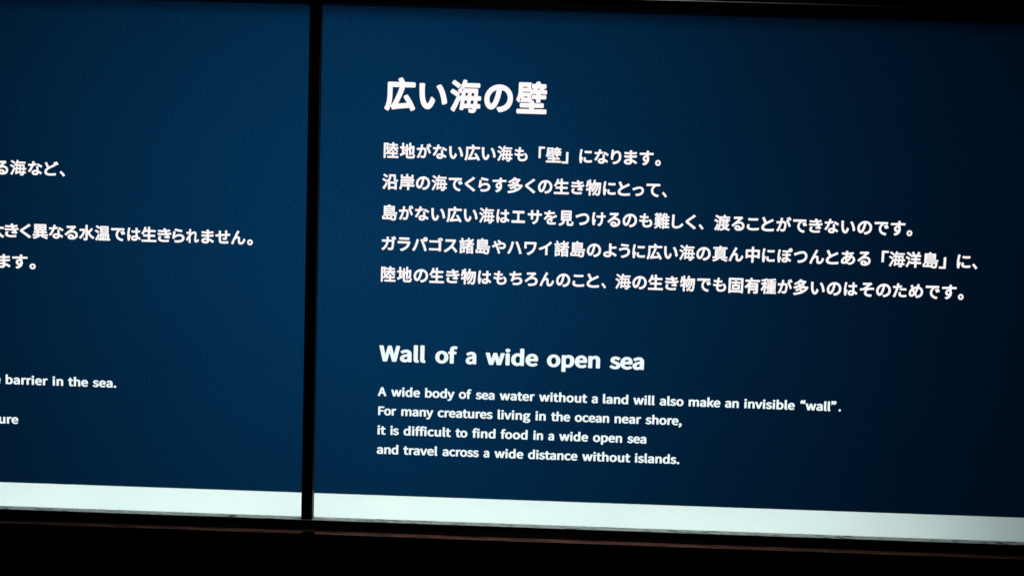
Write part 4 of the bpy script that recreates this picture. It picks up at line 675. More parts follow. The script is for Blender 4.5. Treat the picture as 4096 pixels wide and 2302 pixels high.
        [197, -99, 212, -104, 287, -104, 302, -98, 311, -84, 312, 277, 357, 212, 372, 204, 389, 206, 402, 219, 414, 196, 432, 188, 615, 186, 615, 171, 602, 164, 427, 164, 417, 167, 405, 161, 396, 146, 396, 81, 407, 61, 422, 56, 612, 56, 615, 31, 354, 26, 343, 16, 339, 1, 340, -64, 352, -81, 367, -85, 962, -85, 977, -82, 986, -74, 991, -59, 991, 6, 977, 26, 742, 29, 739, 36, 742, 56, 932, 56, 947, 62, 956, 76, 956, 146, 942, 165, 752, 164, 739, 171, 742, 188, 927, 188, 942, 194, 951, 206, 952, 536, 947, 550, 942, 554, 747, 554, 741, 556, 735, 566, 737, 573, 752, 583, 927, 583, 952, 577, 967, 587, 972, 601, 972, 666, 967, 679, 957, 687, 742, 690, 739, 696, 742, 715, 887, 734, 960, 751, 969, 766, 968, 781, 912, 850, 897, 854, 812, 839, 672, 822, 417, 805, 377, 846, 357, 852, 242, 813, 37, 769, 22, 759, 18, 736, 42, 676, 52, 665, 67, 661, 182, 680, 186, 676, 186, 586, 47, 584, 32, 578, 24, 566, 23, 486, 32, 468, 47, 462, 164, 461, 102, 326, 47, 238, 6, 186, 2, 171, 47, 86, 62, 78, 81, 81, 120, 131, 163, 201, 181, 281, 192, 288, 202, 282, 204, 261, 186, 191, 186, -79],
        [527, 296, 527, 323, 615, 321, 612, 296],
        [742, 296, 739, 301, 742, 324, 831, 321, 828, 296],
        [402, 347, 313, 436, 312, 461, 407, 461, 407, 351],
        [527, 426, 527, 453, 615, 451, 612, 426],
        [742, 426, 739, 431, 742, 453, 830, 451, 828, 426],
        [417, 470, 410, 481, 410, 541, 416, 551, 422, 553, 428, 551, 434, 541, 434, 481, 428, 471],
        [442, 555, 432, 564, 417, 569, 372, 570, 362, 584, 312, 586, 312, 707, 397, 733, 403, 711, 412, 702, 467, 704, 477, 708, 607, 708, 617, 703, 618, 691, 607, 684, 417, 679, 402, 690, 392, 690, 372, 682, 365, 666, 367, 592, 422, 593, 442, 582, 602, 583, 618, 571, 617, 560, 607, 554],
    ],
    '見': [
        [65, -107, 88, -111, 208, -74, 263, -47, 306, -17, 343, 18, 370, 53, 390, 88, 408, 133, 428, 203, 528, 203, 533, 198, 533, 33, 537, -17, 554, -57, 588, -87, 613, -96, 658, -102, 873, -102, 918, -90, 948, -67, 969, -32, 979, -2, 989, 63, 992, 118, 978, 136, 938, 151, 903, 170, 878, 168, 864, 153, 856, 58, 848, 30, 671, 33, 673, 203, 823, 203, 841, 213, 848, 228, 849, 803, 846, 818, 838, 829, 818, 836, 188, 836, 173, 834, 160, 823, 154, 803, 155, 228, 163, 212, 178, 204, 278, 203, 281, 198, 263, 148, 248, 123, 203, 79, 133, 43, 28, 14, 14, 3, 8, -12, 10, -27],
        [293, 332, 289, 338, 289, 368, 293, 374, 708, 374, 711, 368, 708, 332],
        [293, 500, 289, 508, 289, 538, 293, 541, 711, 538, 708, 500],
        [293, 666, 289, 673, 289, 703, 293, 707, 703, 707, 711, 703, 708, 666],
    ],
    '諸': [
        [489, -99, 503, -104, 583, -103, 598, -93, 608, -64, 793, -64, 803, -90, 823, -101, 903, -100, 923, -87, 927, -74, 924, 371, 917, 381, 903, 388, 703, 388, 695, 391, 738, 431, 958, 431, 978, 442, 984, 456, 984, 526, 973, 549, 958, 555, 845, 556, 934, 696, 963, 752, 965, 771, 948, 790, 868, 814, 848, 803, 818, 746, 813, 744, 798, 748, 698, 748, 696, 841, 688, 859, 668, 868, 593, 868, 578, 860, 570, 846, 568, 749, 428, 747, 411, 731, 408, 691, 388, 698, 303, 698, 298, 701, 302, 716, 295, 736, 243, 831, 218, 866, 208, 871, 193, 871, 130, 836, 119, 816, 122, 801, 177, 701, 173, 698, 38, 698, 23, 691, 16, 681, 13, 666, 13, 606, 23, 587, 43, 580, 388, 580, 403, 585, 412, 596, 418, 632, 433, 625, 563, 625, 569, 621, 569, 556, 398, 555, 385, 551, 390, 541, 390, 471, 374, 446, 378, 438, 393, 431, 538, 431, 543, 426, 463, 371, 378, 324, 375, 326, 385, 346, 385, 406, 380, 421, 368, 430, 68, 429, 58, 422, 53, 406, 53, 346, 58, 331, 68, 323, 338, 323, 363, 316, 338, 299, 73, 299, 60, 291, 53, 271, 54, -74, 63, -88, 73, -94, 143, -95, 164, -84, 173, -47, 358, -47, 378, -40, 388, -19, 388, 211, 403, 200, 418, 199, 473, 227, 477, 221, 477, -79],
        [608, 56, 604, 61, 604, 101, 608, 105, 793, 105, 797, 101, 797, 61, 793, 56],
        [173, 72, 170, 76, 171, 181, 269, 181, 268, 72],
        [608, 221, 604, 226, 604, 261, 608, 268, 796, 266, 797, 226, 793, 221],
        [64, 456, 358, 453, 366, 476, 366, 541, 377, 556, 63, 559, 53, 541, 53, 481, 56, 466],
        [698, 572, 696, 621, 698, 625, 733, 625, 738, 621],
    ],
    '陸': [
        [80, -105, 155, -104, 167, -95, 173, -80, 173, 115, 158, 150, 153, 240, 158, 250, 173, 255, 173, 470, 163, 485, 163, 535, 172, 570, 173, 700, 180, 704, 235, 704, 239, 700, 197, 575, 187, 530, 186, 480, 225, 425, 245, 385, 256, 350, 262, 305, 258, 270, 250, 254, 175, 253, 171, 250, 177, 240, 177, 205, 182, 195, 182, 160, 187, 140, 200, 130, 255, 129, 290, 135, 334, 155, 360, 182, 365, 145, 385, 130, 575, 130, 576, 125, 575, 39, 300, 39, 281, 35, 269, 15, 269, -60, 275, -75, 285, -82, 300, -85, 960, -85, 980, -76, 986, -60, 986, 15, 980, 30, 970, 37, 710, 39, 706, 45, 710, 130, 905, 130, 925, 138, 933, 155, 933, 225, 929, 240, 920, 248, 905, 252, 710, 252, 705, 355, 695, 370, 680, 375, 600, 375, 582, 365, 576, 350, 575, 253, 417, 255, 515, 328, 600, 407, 621, 435, 621, 450, 611, 465, 620, 468, 680, 468, 684, 465, 673, 440, 685, 417, 880, 274, 900, 271, 914, 280, 958, 340, 958, 365, 920, 399, 826, 465, 945, 468, 960, 474, 970, 495, 968, 575, 960, 585, 945, 591, 710, 591, 706, 645, 715, 649, 900, 649, 915, 652, 925, 661, 929, 675, 929, 745, 920, 764, 900, 770, 710, 771, 705, 850, 695, 863, 680, 868, 600, 868, 585, 861, 576, 845, 575, 772, 402, 770, 387, 730, 377, 670, 380, 656, 400, 649, 575, 647, 576, 595, 350, 588, 337, 560, 332, 530, 332, 490, 341, 475, 360, 468, 488, 465, 435, 421, 375, 380, 344, 455, 301, 520, 319, 585, 337, 610, 352, 650, 364, 740, 375, 766, 395, 779, 390, 790, 335, 826, 320, 831, 75, 828, 58, 820, 50, 800, 50, -75, 60, -99],
    ],
    '難': [
        [544, -104, 624, -101, 638, -84, 639, -54, 959, -54, 979, -41, 983, -29, 983, 41, 973, 61, 959, 67, 844, 67, 839, 71, 839, 152, 949, 156, 963, 166, 967, 181, 967, 246, 956, 266, 944, 271, 839, 271, 839, 356, 944, 356, 960, 366, 966, 386, 965, 451, 954, 468, 939, 472, 839, 474, 839, 551, 844, 555, 954, 555, 967, 561, 977, 581, 974, 660, 964, 671, 954, 675, 874, 675, 866, 661, 854, 655, 824, 649, 799, 650, 792, 661, 799, 672, 864, 682, 867, 686, 837, 761, 789, 845, 769, 853, 704, 832, 689, 847, 609, 866, 597, 861, 589, 851, 540, 706, 484, 587, 469, 596, 444, 597, 436, 586, 419, 579, 319, 580, 312, 591, 319, 602, 434, 607, 438, 611, 439, 691, 499, 692, 517, 706, 520, 776, 514, 791, 499, 800, 439, 801, 436, 846, 429, 857, 414, 864, 344, 864, 329, 860, 318, 846, 314, 801, 229, 801, 228, 846, 221, 856, 209, 863, 124, 861, 112, 846, 109, 801, 44, 801, 24, 787, 24, 706, 32, 696, 44, 691, 109, 691, 110, 611, 119, 598, 129, 603, 214, 603, 224, 598, 226, 591, 221, 581, 214, 579, 129, 579, 119, 585, 114, 601, 109, 597, 69, 596, 55, 586, 50, 571, 50, 376, 59, 362, 204, 363, 211, 361, 216, 351, 214, 345, 204, 339, 59, 340, 50, 321, 50, 261, 54, 250, 74, 244, 204, 243, 211, 241, 216, 231, 214, 225, 204, 219, 69, 219, 44, 228, 34, 226, 22, 216, 18, 201, 18, 141, 29, 122, 44, 117, 174, 116, 154, 86, 119, 51, 79, 22, 23, -9, 14, -24, 17, -39, 69, -96, 79, -102, 94, -102, 149, -72, 194, -41, 274, 40, 349, -20, 409, -75, 424, -79, 439, -73, 488, -14, 490, 6, 454, 43, 360, 116, 504, 118, 508, 121, 508, 221, 504, 227, 479, 219, 339, 219, 333, 221, 327, 231, 329, 238, 339, 243, 469, 243, 489, 248, 496, 261, 496, 321, 491, 336, 484, 339, 339, 339, 329, 345, 327, 351, 333, 361, 339, 363, 484, 364, 489, 376, 489, 407, 514, 410, 518, 406, 521, 331, 518, 231, 531, 216, 531, 126, 518, 111, 518, -79, 524, -94],
        [639, 69, 639, 152, 719, 151, 719, 71, 714, 67],
        [639, 271, 639, 356, 715, 356, 719, 351, 719, 271],
        [164, 456, 164, 494, 212, 491, 210, 456],
        [329, 456, 329, 494, 374, 493, 374, 456],
        [639, 474, 639, 552, 714, 555, 719, 551, 719, 476, 714, 472],
        [659, 676, 694, 773, 740, 676],
        [224, 680, 217, 691, 219, 698, 229, 703, 314, 703, 324, 698, 326, 691, 321, 681, 314, 679],
    ],
    ',': [
        [64, -217, 84, -220, 105, -217, 143, -200, 194, -168, 244, -120, 274, -70, 291, -10, 292, 20, 287, 63, 276, 93, 263, 113, 236, 137, 214, 147, 159, 156, 109, 148, 71, 127, 45, 93, 39, 60, 50, 20, 74, -6, 122, -30, 111, -53, 92, -77, 64, -97, 25, -117, 15, -130, 16, -143, 42, -200],
    ],
    '.': [
        [125, -40, 172, -42, 212, -32, 242, -13, 264, 14, 274, 54, 269, 87, 247, 122, 217, 143, 172, 155, 117, 151, 78, 134, 48, 100, 37, 57, 47, 14, 65, -10, 82, -23],
    ],
    'A': [
        [4, -30, 114, -30, 134, -24, 146, -17, 224, 194, 451, 193, 523, -7, 533, -20, 564, -30, 680, -30, 704, -24, 719, -10, 720, 7, 441, 740, 425, 757, 400, 763, 280, 763, 255, 757, 240, 743, -39, 7, -39, -7, -30, -19, -16, -27],
        [274, 327, 272, 330, 340, 518, 404, 328],
    ],
    'F': [
        [113, -30, 223, -30, 244, -23, 259, -10, 263, 299, 533, 299, 560, 307, 574, 323, 574, 410, 568, 423, 551, 433, 528, 437, 263, 437, 261, 623, 588, 625, 608, 629, 625, 640, 631, 653, 630, 737, 618, 754, 588, 763, 113, 763, 88, 758, 71, 743, 68, 0, 80, -20],
    ],
    'W': [
        [182, -27, 199, -30, 329, -30, 349, -26, 366, -13, 489, 425, 494, 422, 618, -13, 634, -25, 659, -30, 789, -30, 809, -25, 821, -17, 829, -3, 997, 727, 997, 740, 990, 750, 959, 763, 854, 763, 829, 758, 812, 743, 714, 298, 586, 740, 574, 754, 549, 763, 444, 763, 419, 757, 405, 743, 279, 299, 274, 301, 178, 743, 163, 757, 139, 763, 24, 763, 4, 758, -8, 750, -15, 740, -15, 727, 158, -3, 165, -17],
    ],
    'a': [
        [198, -40, 246, -43, 301, -38, 351, -24, 411, 1, 423, -20, 451, -30, 551, -29, 571, -22, 584, -10, 586, 334, 578, 414, 552, 480, 531, 510, 503, 537, 466, 560, 426, 575, 381, 584, 331, 587, 261, 582, 201, 568, 146, 550, 65, 510, 48, 494, 49, 477, 90, 410, 111, 396, 146, 395, 236, 437, 281, 448, 311, 451, 336, 448, 357, 440, 374, 424, 387, 397, 391, 369, 291, 354, 226, 338, 171, 320, 127, 300, 91, 277, 62, 250, 37, 214, 25, 180, 21, 140, 30, 84, 43, 54, 62, 27, 106, -9, 141, -26],
        [251, 93, 226, 104, 213, 124, 211, 160, 224, 187, 251, 209, 276, 220, 341, 238, 391, 246, 394, 244, 394, 144, 356, 117, 316, 98, 286, 92],
    ],
    'b': [
        [330, -40, 373, -43, 418, -40, 478, -25, 518, -8, 558, 17, 592, 47, 620, 80, 648, 127, 665, 174, 676, 224, 680, 280, 677, 330, 669, 380, 656, 420, 638, 459, 611, 497, 576, 530, 543, 552, 503, 570, 448, 583, 368, 586, 313, 576, 251, 554, 251, 797, 248, 807, 233, 820, 213, 826, 86, 824, 67, 814, 58, 797, 59, -6, 74, -23, 103, -30, 198, -29, 214, -23, 228, -8, 233, -8, 283, -29],
        [328, 97, 283, 112, 251, 134, 251, 394, 288, 422, 328, 442, 358, 449, 393, 448, 423, 437, 438, 426, 462, 394, 471, 370, 479, 340, 484, 280, 476, 210, 454, 157, 423, 120, 404, 107, 373, 96],
    ],
    'c': [
        [290, -40, 368, -42, 448, -28, 493, -12, 533, 8, 576, 37, 584, 50, 581, 67, 535, 130, 508, 146, 473, 143, 418, 110, 373, 95, 328, 95, 293, 106, 271, 120, 240, 154, 217, 207, 209, 270, 217, 334, 241, 387, 273, 422, 313, 443, 363, 450, 403, 438, 453, 407, 488, 404, 513, 416, 570, 484, 572, 497, 567, 507, 533, 534, 478, 562, 428, 578, 353, 587, 293, 583, 243, 572, 198, 556, 149, 530, 107, 497, 76, 464, 52, 427, 30, 377, 18, 327, 13, 270, 18, 214, 28, 167, 45, 124, 71, 80, 108, 40, 142, 14, 178, -7, 233, -28],
    ],
    'd': [
        [260, -40, 309, -43, 364, -38, 414, -24, 459, -4, 474, -20, 494, -29, 599, -30, 624, -20, 635, -6, 636, 797, 631, 810, 614, 822, 594, 826, 484, 826, 462, 820, 446, 807, 443, 797, 444, 563, 394, 579, 324, 587, 269, 583, 219, 570, 174, 550, 136, 527, 104, 499, 71, 460, 46, 417, 29, 374, 19, 327, 14, 270, 17, 217, 26, 170, 42, 120, 63, 80, 88, 47, 124, 14, 162, -10, 202, -26],
        [309, 96, 279, 107, 265, 117, 235, 154, 217, 204, 212, 234, 212, 307, 228, 364, 240, 387, 269, 421, 309, 444, 339, 450, 364, 448, 404, 436, 443, 410, 443, 150, 410, 120, 374, 102, 344, 95],
    ],
    'e': [
        [297, -40, 378, -42, 473, -26, 562, 10, 584, 24, 594, 40, 590, 54, 555, 114, 538, 128, 518, 133, 498, 131, 438, 104, 398, 93, 333, 92, 293, 104, 258, 127, 238, 149, 216, 190, 209, 217, 213, 220, 573, 220, 598, 227, 612, 240, 618, 290, 616, 350, 607, 394, 595, 430, 574, 470, 545, 507, 518, 531, 483, 552, 433, 573, 383, 584, 328, 587, 273, 582, 228, 571, 188, 555, 141, 527, 102, 494, 73, 460, 50, 424, 29, 374, 17, 324, 13, 270, 18, 214, 29, 167, 47, 124, 74, 80, 108, 43, 146, 14, 183, -7, 238, -28],
        [213, 345, 211, 350, 226, 387, 253, 421, 288, 444, 333, 454, 368, 449, 403, 427, 425, 394, 437, 347],
    ],
    'f': [
        [99, -27, 117, -30, 232, -29, 252, -22, 266, -7, 267, 437, 367, 441, 389, 453, 396, 470, 395, 547, 384, 563, 357, 573, 267, 573, 270, 663, 282, 693, 297, 704, 322, 705, 377, 691, 397, 694, 413, 703, 420, 713, 444, 790, 438, 807, 422, 818, 337, 837, 257, 837, 212, 828, 152, 800, 122, 773, 91, 723, 77, 663, 75, 573, 17, 565, 2, 557, -6, 547, -8, 470, -4, 457, 22, 441, 75, 437, 75, 0, 82, -16],
    ],
    'g': [
        [246, -277, 307, -280, 367, -277, 427, -268, 482, -254, 527, -236, 593, -193, 626, -160, 645, -130, 657, -93, 661, -63, 658, -30, 651, -7, 637, 19, 618, 40, 592, 59, 557, 75, 487, 92, 252, 99, 230, 107, 223, 127, 232, 152, 292, 142, 347, 144, 392, 152, 432, 165, 472, 184, 499, 203, 527, 230, 546, 257, 561, 287, 572, 323, 574, 377, 557, 442, 622, 445, 639, 453, 649, 467, 650, 547, 645, 557, 632, 567, 607, 573, 407, 573, 317, 587, 262, 584, 222, 577, 177, 562, 112, 523, 67, 473, 48, 437, 38, 400, 34, 363, 40, 320, 62, 266, 102, 217, 72, 183, 52, 143, 47, 113, 50, 83, 60, 57, 85, 20, 52, -10, 22, -56, 13, -90, 16, -137, 27, -167, 45, -193, 67, -214, 97, -235, 172, -264],
        [317, -157, 252, -149, 222, -138, 203, -123, 193, -103, 193, -80, 203, -57, 222, -35, 412, -38, 447, -44, 463, -53, 469, -67, 468, -90, 457, -110, 434, -130, 377, -152],
        [292, 266, 262, 279, 236, 310, 225, 343, 225, 383, 236, 417, 254, 440, 282, 456, 317, 459, 353, 447, 379, 417, 390, 383, 390, 343, 379, 310, 354, 280, 327, 267],
    ],
    'h': [
        [103, -30, 213, -30, 234, -23, 248, -10, 251, 383, 313, 431, 338, 442, 363, 446, 393, 445, 413, 435, 427, 417, 438, 383, 442, 330, 445, -10, 458, -23, 478, -29, 593, -30, 623, -20, 634, -3, 632, 383, 626, 427, 604, 487, 584, 517, 553, 545, 528, 560, 496, 573, 453, 583, 403, 587, 343, 581, 293, 566, 253, 548, 250, 550, 251, 800, 238, 817, 213, 826, 93, 825, 70, 817, 58, 800, 58, 0, 70, -20],
    ],
    'i': [
        [82, -27, 102, -30, 217, -29, 240, -20, 251, -3, 251, 543, 243, 560, 222, 571, 92, 572, 70, 563, 58, 547, 58, 0, 66, -17],
        [132, 627, 172, 626, 212, 636, 240, 653, 258, 677, 267, 703, 264, 740, 250, 767, 226, 787, 177, 803, 132, 804, 84, 787, 52, 755, 42, 717, 46, 690, 54, 673, 84, 643],
    ],
    'k': [
        [103, -30, 208, -30, 228, -25, 241, -17, 249, 0, 249, 133, 308, 196, 313, 197, 456, -13, 468, -23, 493, -30, 613, -30, 638, -22, 652, -3, 647, 13, 430, 323, 618, 527, 625, 540, 622, 553, 608, 567, 583, 573, 463, 573, 438, 567, 253, 365, 250, 367, 249, 797, 238, 816, 213, 825, 93, 825, 70, 817, 58, 800, 58, 0, 70, -20],
    ],
    'l': [
        [172, -40, 223, -43, 273, -36, 303, -25, 315, -6, 297, 77, 279, 90, 251, 97, 251, 797, 242, 814, 218, 825, 98, 826, 71, 817, 58, 797, 59, 84, 68, 40, 89, 4, 128, -26],
    ],
    'm': [
        [82, -27, 103, -30, 213, -30, 234, -23, 248, -10, 251, 383, 303, 427, 333, 442, 358, 447, 383, 444, 398, 435, 412, 417, 422, 383, 426, 330, 426, 0, 438, -20, 468, -30, 578, -30, 602, -23, 616, -10, 618, 383, 644, 407, 683, 433, 706, 443, 728, 447, 753, 443, 771, 430, 786, 403, 791, 380, 795, 330, 798, -10, 813, -24, 838, -30, 948, -30, 973, -22, 983, -12, 987, 0, 987, 347, 979, 423, 955, 490, 936, 517, 916, 537, 883, 559, 843, 576, 798, 585, 728, 585, 675, 573, 623, 550, 573, 516, 568, 516, 548, 537, 507, 563, 478, 575, 423, 585, 383, 587, 333, 581, 283, 565, 233, 539, 224, 560, 198, 572, 98, 573, 73, 565, 63, 557, 58, 543, 58, 0, 66, -17],
    ],
    'n': [
        [82, -27, 103, -30, 213, -30, 234, -23, 248, -10, 251, 383, 318, 433, 343, 443, 368, 447, 398, 444, 413, 435, 427, 417, 438, 383, 442, 330, 445, -10, 459, -23, 483, -30, 598, -29, 617, -23, 628, -15, 634, 0, 632, 387, 618, 454, 604, 487, 584, 517, 560, 540, 528, 560, 488, 576, 448, 584, 403, 587, 348, 582, 313, 574, 233, 537, 231, 550, 223, 561, 193, 573, 93, 572, 76, 567, 63, 557, 58, 543, 58, 0, 66, -17],
    ],
    'o': [
        [290, -40, 343, -43, 393, -39, 438, -30, 493, -10, 534, 14, 575, 47, 605, 80, 628, 117, 650, 167, 662, 217, 666, 270, 660, 330, 649, 377, 631, 420, 604, 464, 568, 503, 533, 530, 498, 550, 443, 572, 393, 583, 338, 587, 278, 582, 233, 572, 193, 556, 143, 529, 103, 496, 74, 464, 49, 424, 29, 377, 18, 327, 13, 270, 18, 214, 30, 164, 48, 120, 74, 80, 108, 42, 145, 14, 183, -8, 233, -28],
        [338, 93, 303, 99, 285, 107, 250, 137, 226, 177, 217, 204, 209, 270, 216, 337, 225, 364, 251, 407, 288, 437, 318, 448, 338, 450, 363, 447, 393, 436, 428, 407, 453, 366, 463, 337, 471, 270, 463, 204, 454, 177, 430, 137, 393, 107, 363, 96],
    ],
    'p': [
        [103, -259, 213, -259, 234, -252, 248, -240, 251, -229, 252, -19, 308, -36, 368, -43, 423, -39, 473, -27, 522, -6, 558, 17, 589, 44, 623, 84, 646, 124, 665, 171, 676, 224, 680, 281, 670, 378, 655, 424, 637, 461, 614, 494, 580, 528, 543, 552, 498, 571, 453, 582, 393, 587, 313, 576, 233, 543, 219, 564, 193, 573, 93, 572, 73, 565, 61, 554, 58, 541, 58, -229, 70, -249],
        [348, 94, 303, 104, 252, 131, 251, 394, 288, 421, 328, 442, 358, 449, 388, 448, 408, 444, 436, 428, 463, 391, 478, 344, 482, 314, 482, 244, 466, 181, 438, 134, 420, 118, 393, 102],
    ],
    'r': [
        [82, -27, 103, -30, 213, -30, 233, -24, 246, -13, 251, 0, 252, 347, 288, 403, 328, 436, 363, 445, 423, 436, 443, 441, 456, 450, 462, 460, 482, 543, 478, 557, 468, 567, 423, 582, 368, 587, 338, 584, 293, 572, 233, 539, 223, 561, 193, 573, 93, 572, 73, 565, 61, 553, 58, 0, 66, -17],
    ],
    's': [
        [210, -40, 261, -43, 316, -40, 361, -31, 427, -6, 461, 15, 487, 40, 506, 67, 524, 114, 528, 147, 524, 184, 515, 210, 502, 234, 479, 260, 454, 280, 401, 309, 246, 367, 222, 384, 214, 397, 213, 417, 222, 437, 241, 450, 266, 455, 291, 456, 321, 450, 406, 409, 436, 410, 456, 422, 509, 484, 510, 504, 501, 515, 466, 538, 381, 573, 331, 583, 276, 587, 196, 578, 151, 565, 113, 547, 67, 510, 47, 484, 28, 434, 24, 404, 28, 370, 49, 324, 72, 297, 96, 278, 146, 250, 300, 190, 329, 170, 339, 154, 337, 124, 323, 104, 296, 91, 266, 88, 205, 97, 161, 116, 111, 148, 91, 153, 71, 151, 48, 140, -6, 74, -8, 57, 0, 44, 65, 4, 141, -26],
    ],
    't': [
        [245, -40, 305, -43, 365, -35, 430, -18, 444, -10, 450, 0, 451, 10, 431, 80, 423, 94, 405, 103, 385, 106, 325, 92, 295, 94, 282, 104, 274, 120, 268, 164, 268, 437, 395, 439, 420, 448, 434, 467, 433, 547, 421, 564, 400, 572, 269, 574, 268, 697, 262, 710, 249, 720, 230, 726, 130, 726, 106, 717, 93, 700, 84, 574, 15, 566, 0, 560, -13, 547, -15, 467, -8, 454, 10, 442, 76, 437, 77, 137, 89, 77, 102, 47, 125, 17, 168, -16, 205, -31],
    ],
    'u': [
        [232, -40, 284, -43, 344, -37, 394, -21, 444, 5, 459, -20, 484, -29, 584, -30, 604, -24, 619, -12, 623, 0, 623, 544, 619, 555, 609, 565, 584, 573, 474, 573, 449, 567, 434, 554, 431, 544, 431, 167, 369, 113, 344, 101, 314, 96, 289, 98, 269, 109, 256, 127, 246, 160, 242, 210, 242, 544, 239, 554, 219, 569, 194, 573, 84, 572, 64, 565, 52, 554, 49, 544, 49, 197, 56, 120, 66, 87, 83, 50, 99, 27, 124, 3, 162, -20, 194, -32],
    ],
    'v': [
        [214, -27, 235, -30, 360, -30, 380, -25, 395, -13, 613, 537, 611, 553, 600, 565, 575, 573, 465, 573, 445, 568, 428, 557, 295, 199, 160, 558, 149, 567, 130, 572, 15, 573, -10, 568, -28, 553, -28, 533, 190, -7, 200, -19],
    ],
    'w': [
        [179, -27, 200, -30, 320, -30, 340, -26, 356, -17, 362, -7, 450, 282, 536, -7, 543, -17, 560, -27, 580, -30, 710, -30, 738, -20, 748, -7, 913, 537, 909, 557, 890, 570, 865, 573, 760, 572, 743, 567, 730, 557, 640, 243, 546, 550, 529, 567, 505, 573, 400, 573, 380, 569, 362, 557, 265, 249, 174, 557, 160, 568, 135, 573, 25, 573, -5, 562, -14, 550, -14, 537, 154, -3, 162, -17],
    ],
    'y': [
        [66, -261, 110, -264, 155, -261, 195, -253, 230, -240, 265, -220, 293, -197, 338, -144, 384, -54, 613, 536, 612, 553, 600, 565, 575, 573, 465, 573, 445, 568, 430, 557, 305, 214, 159, 559, 130, 572, 15, 573, -10, 568, -26, 556, -30, 546, -28, 533, 212, -1, 202, -34, 185, -71, 166, -97, 145, -117, 110, -129, 70, -120, 50, -121, 30, -129, 19, -141, -3, -217, -2, -231, 15, -247],
    ],
    '“': [
        [756, 538, 789, 535, 834, 542, 869, 558, 894, 584, 934, 552, 959, 542, 994, 536, 1049, 542, 1072, 552, 1096, 568, 1114, 592, 1120, 608, 1124, 632, 1119, 658, 1106, 682, 1085, 702, 1064, 713, 1034, 722, 1044, 738, 1063, 758, 1110, 788, 1121, 802, 1120, 818, 1093, 862, 1069, 875, 1039, 875, 1004, 860, 960, 832, 934, 808, 902, 768, 887, 742, 874, 701, 820, 722, 820, 725, 849, 760, 895, 788, 906, 802, 905, 818, 870, 868, 844, 877, 819, 874, 764, 845, 722, 812, 689, 772, 672, 742, 656, 688, 655, 642, 667, 605, 688, 575, 719, 552],
    ],
    '”': [
        [46, 534, 66, 531, 87, 534, 136, 560, 165, 581, 201, 617, 219, 641, 233, 668, 246, 708, 301, 684, 271, 649, 226, 621, 214, 608, 214, 591, 241, 548, 261, 534, 291, 532, 356, 563, 417, 618, 446, 663, 458, 691, 464, 721, 465, 764, 460, 788, 445, 818, 421, 843, 401, 856, 376, 866, 341, 872, 306, 871, 271, 861, 248, 848, 226, 825, 186, 856, 141, 871, 91, 871, 56, 861, 36, 850, 13, 828, 1, 804, -4, 778, 1, 751, 13, 728, 33, 708, 86, 684, 55, 648, 6, 617, -2, 598, 26, 548],
    ],
}
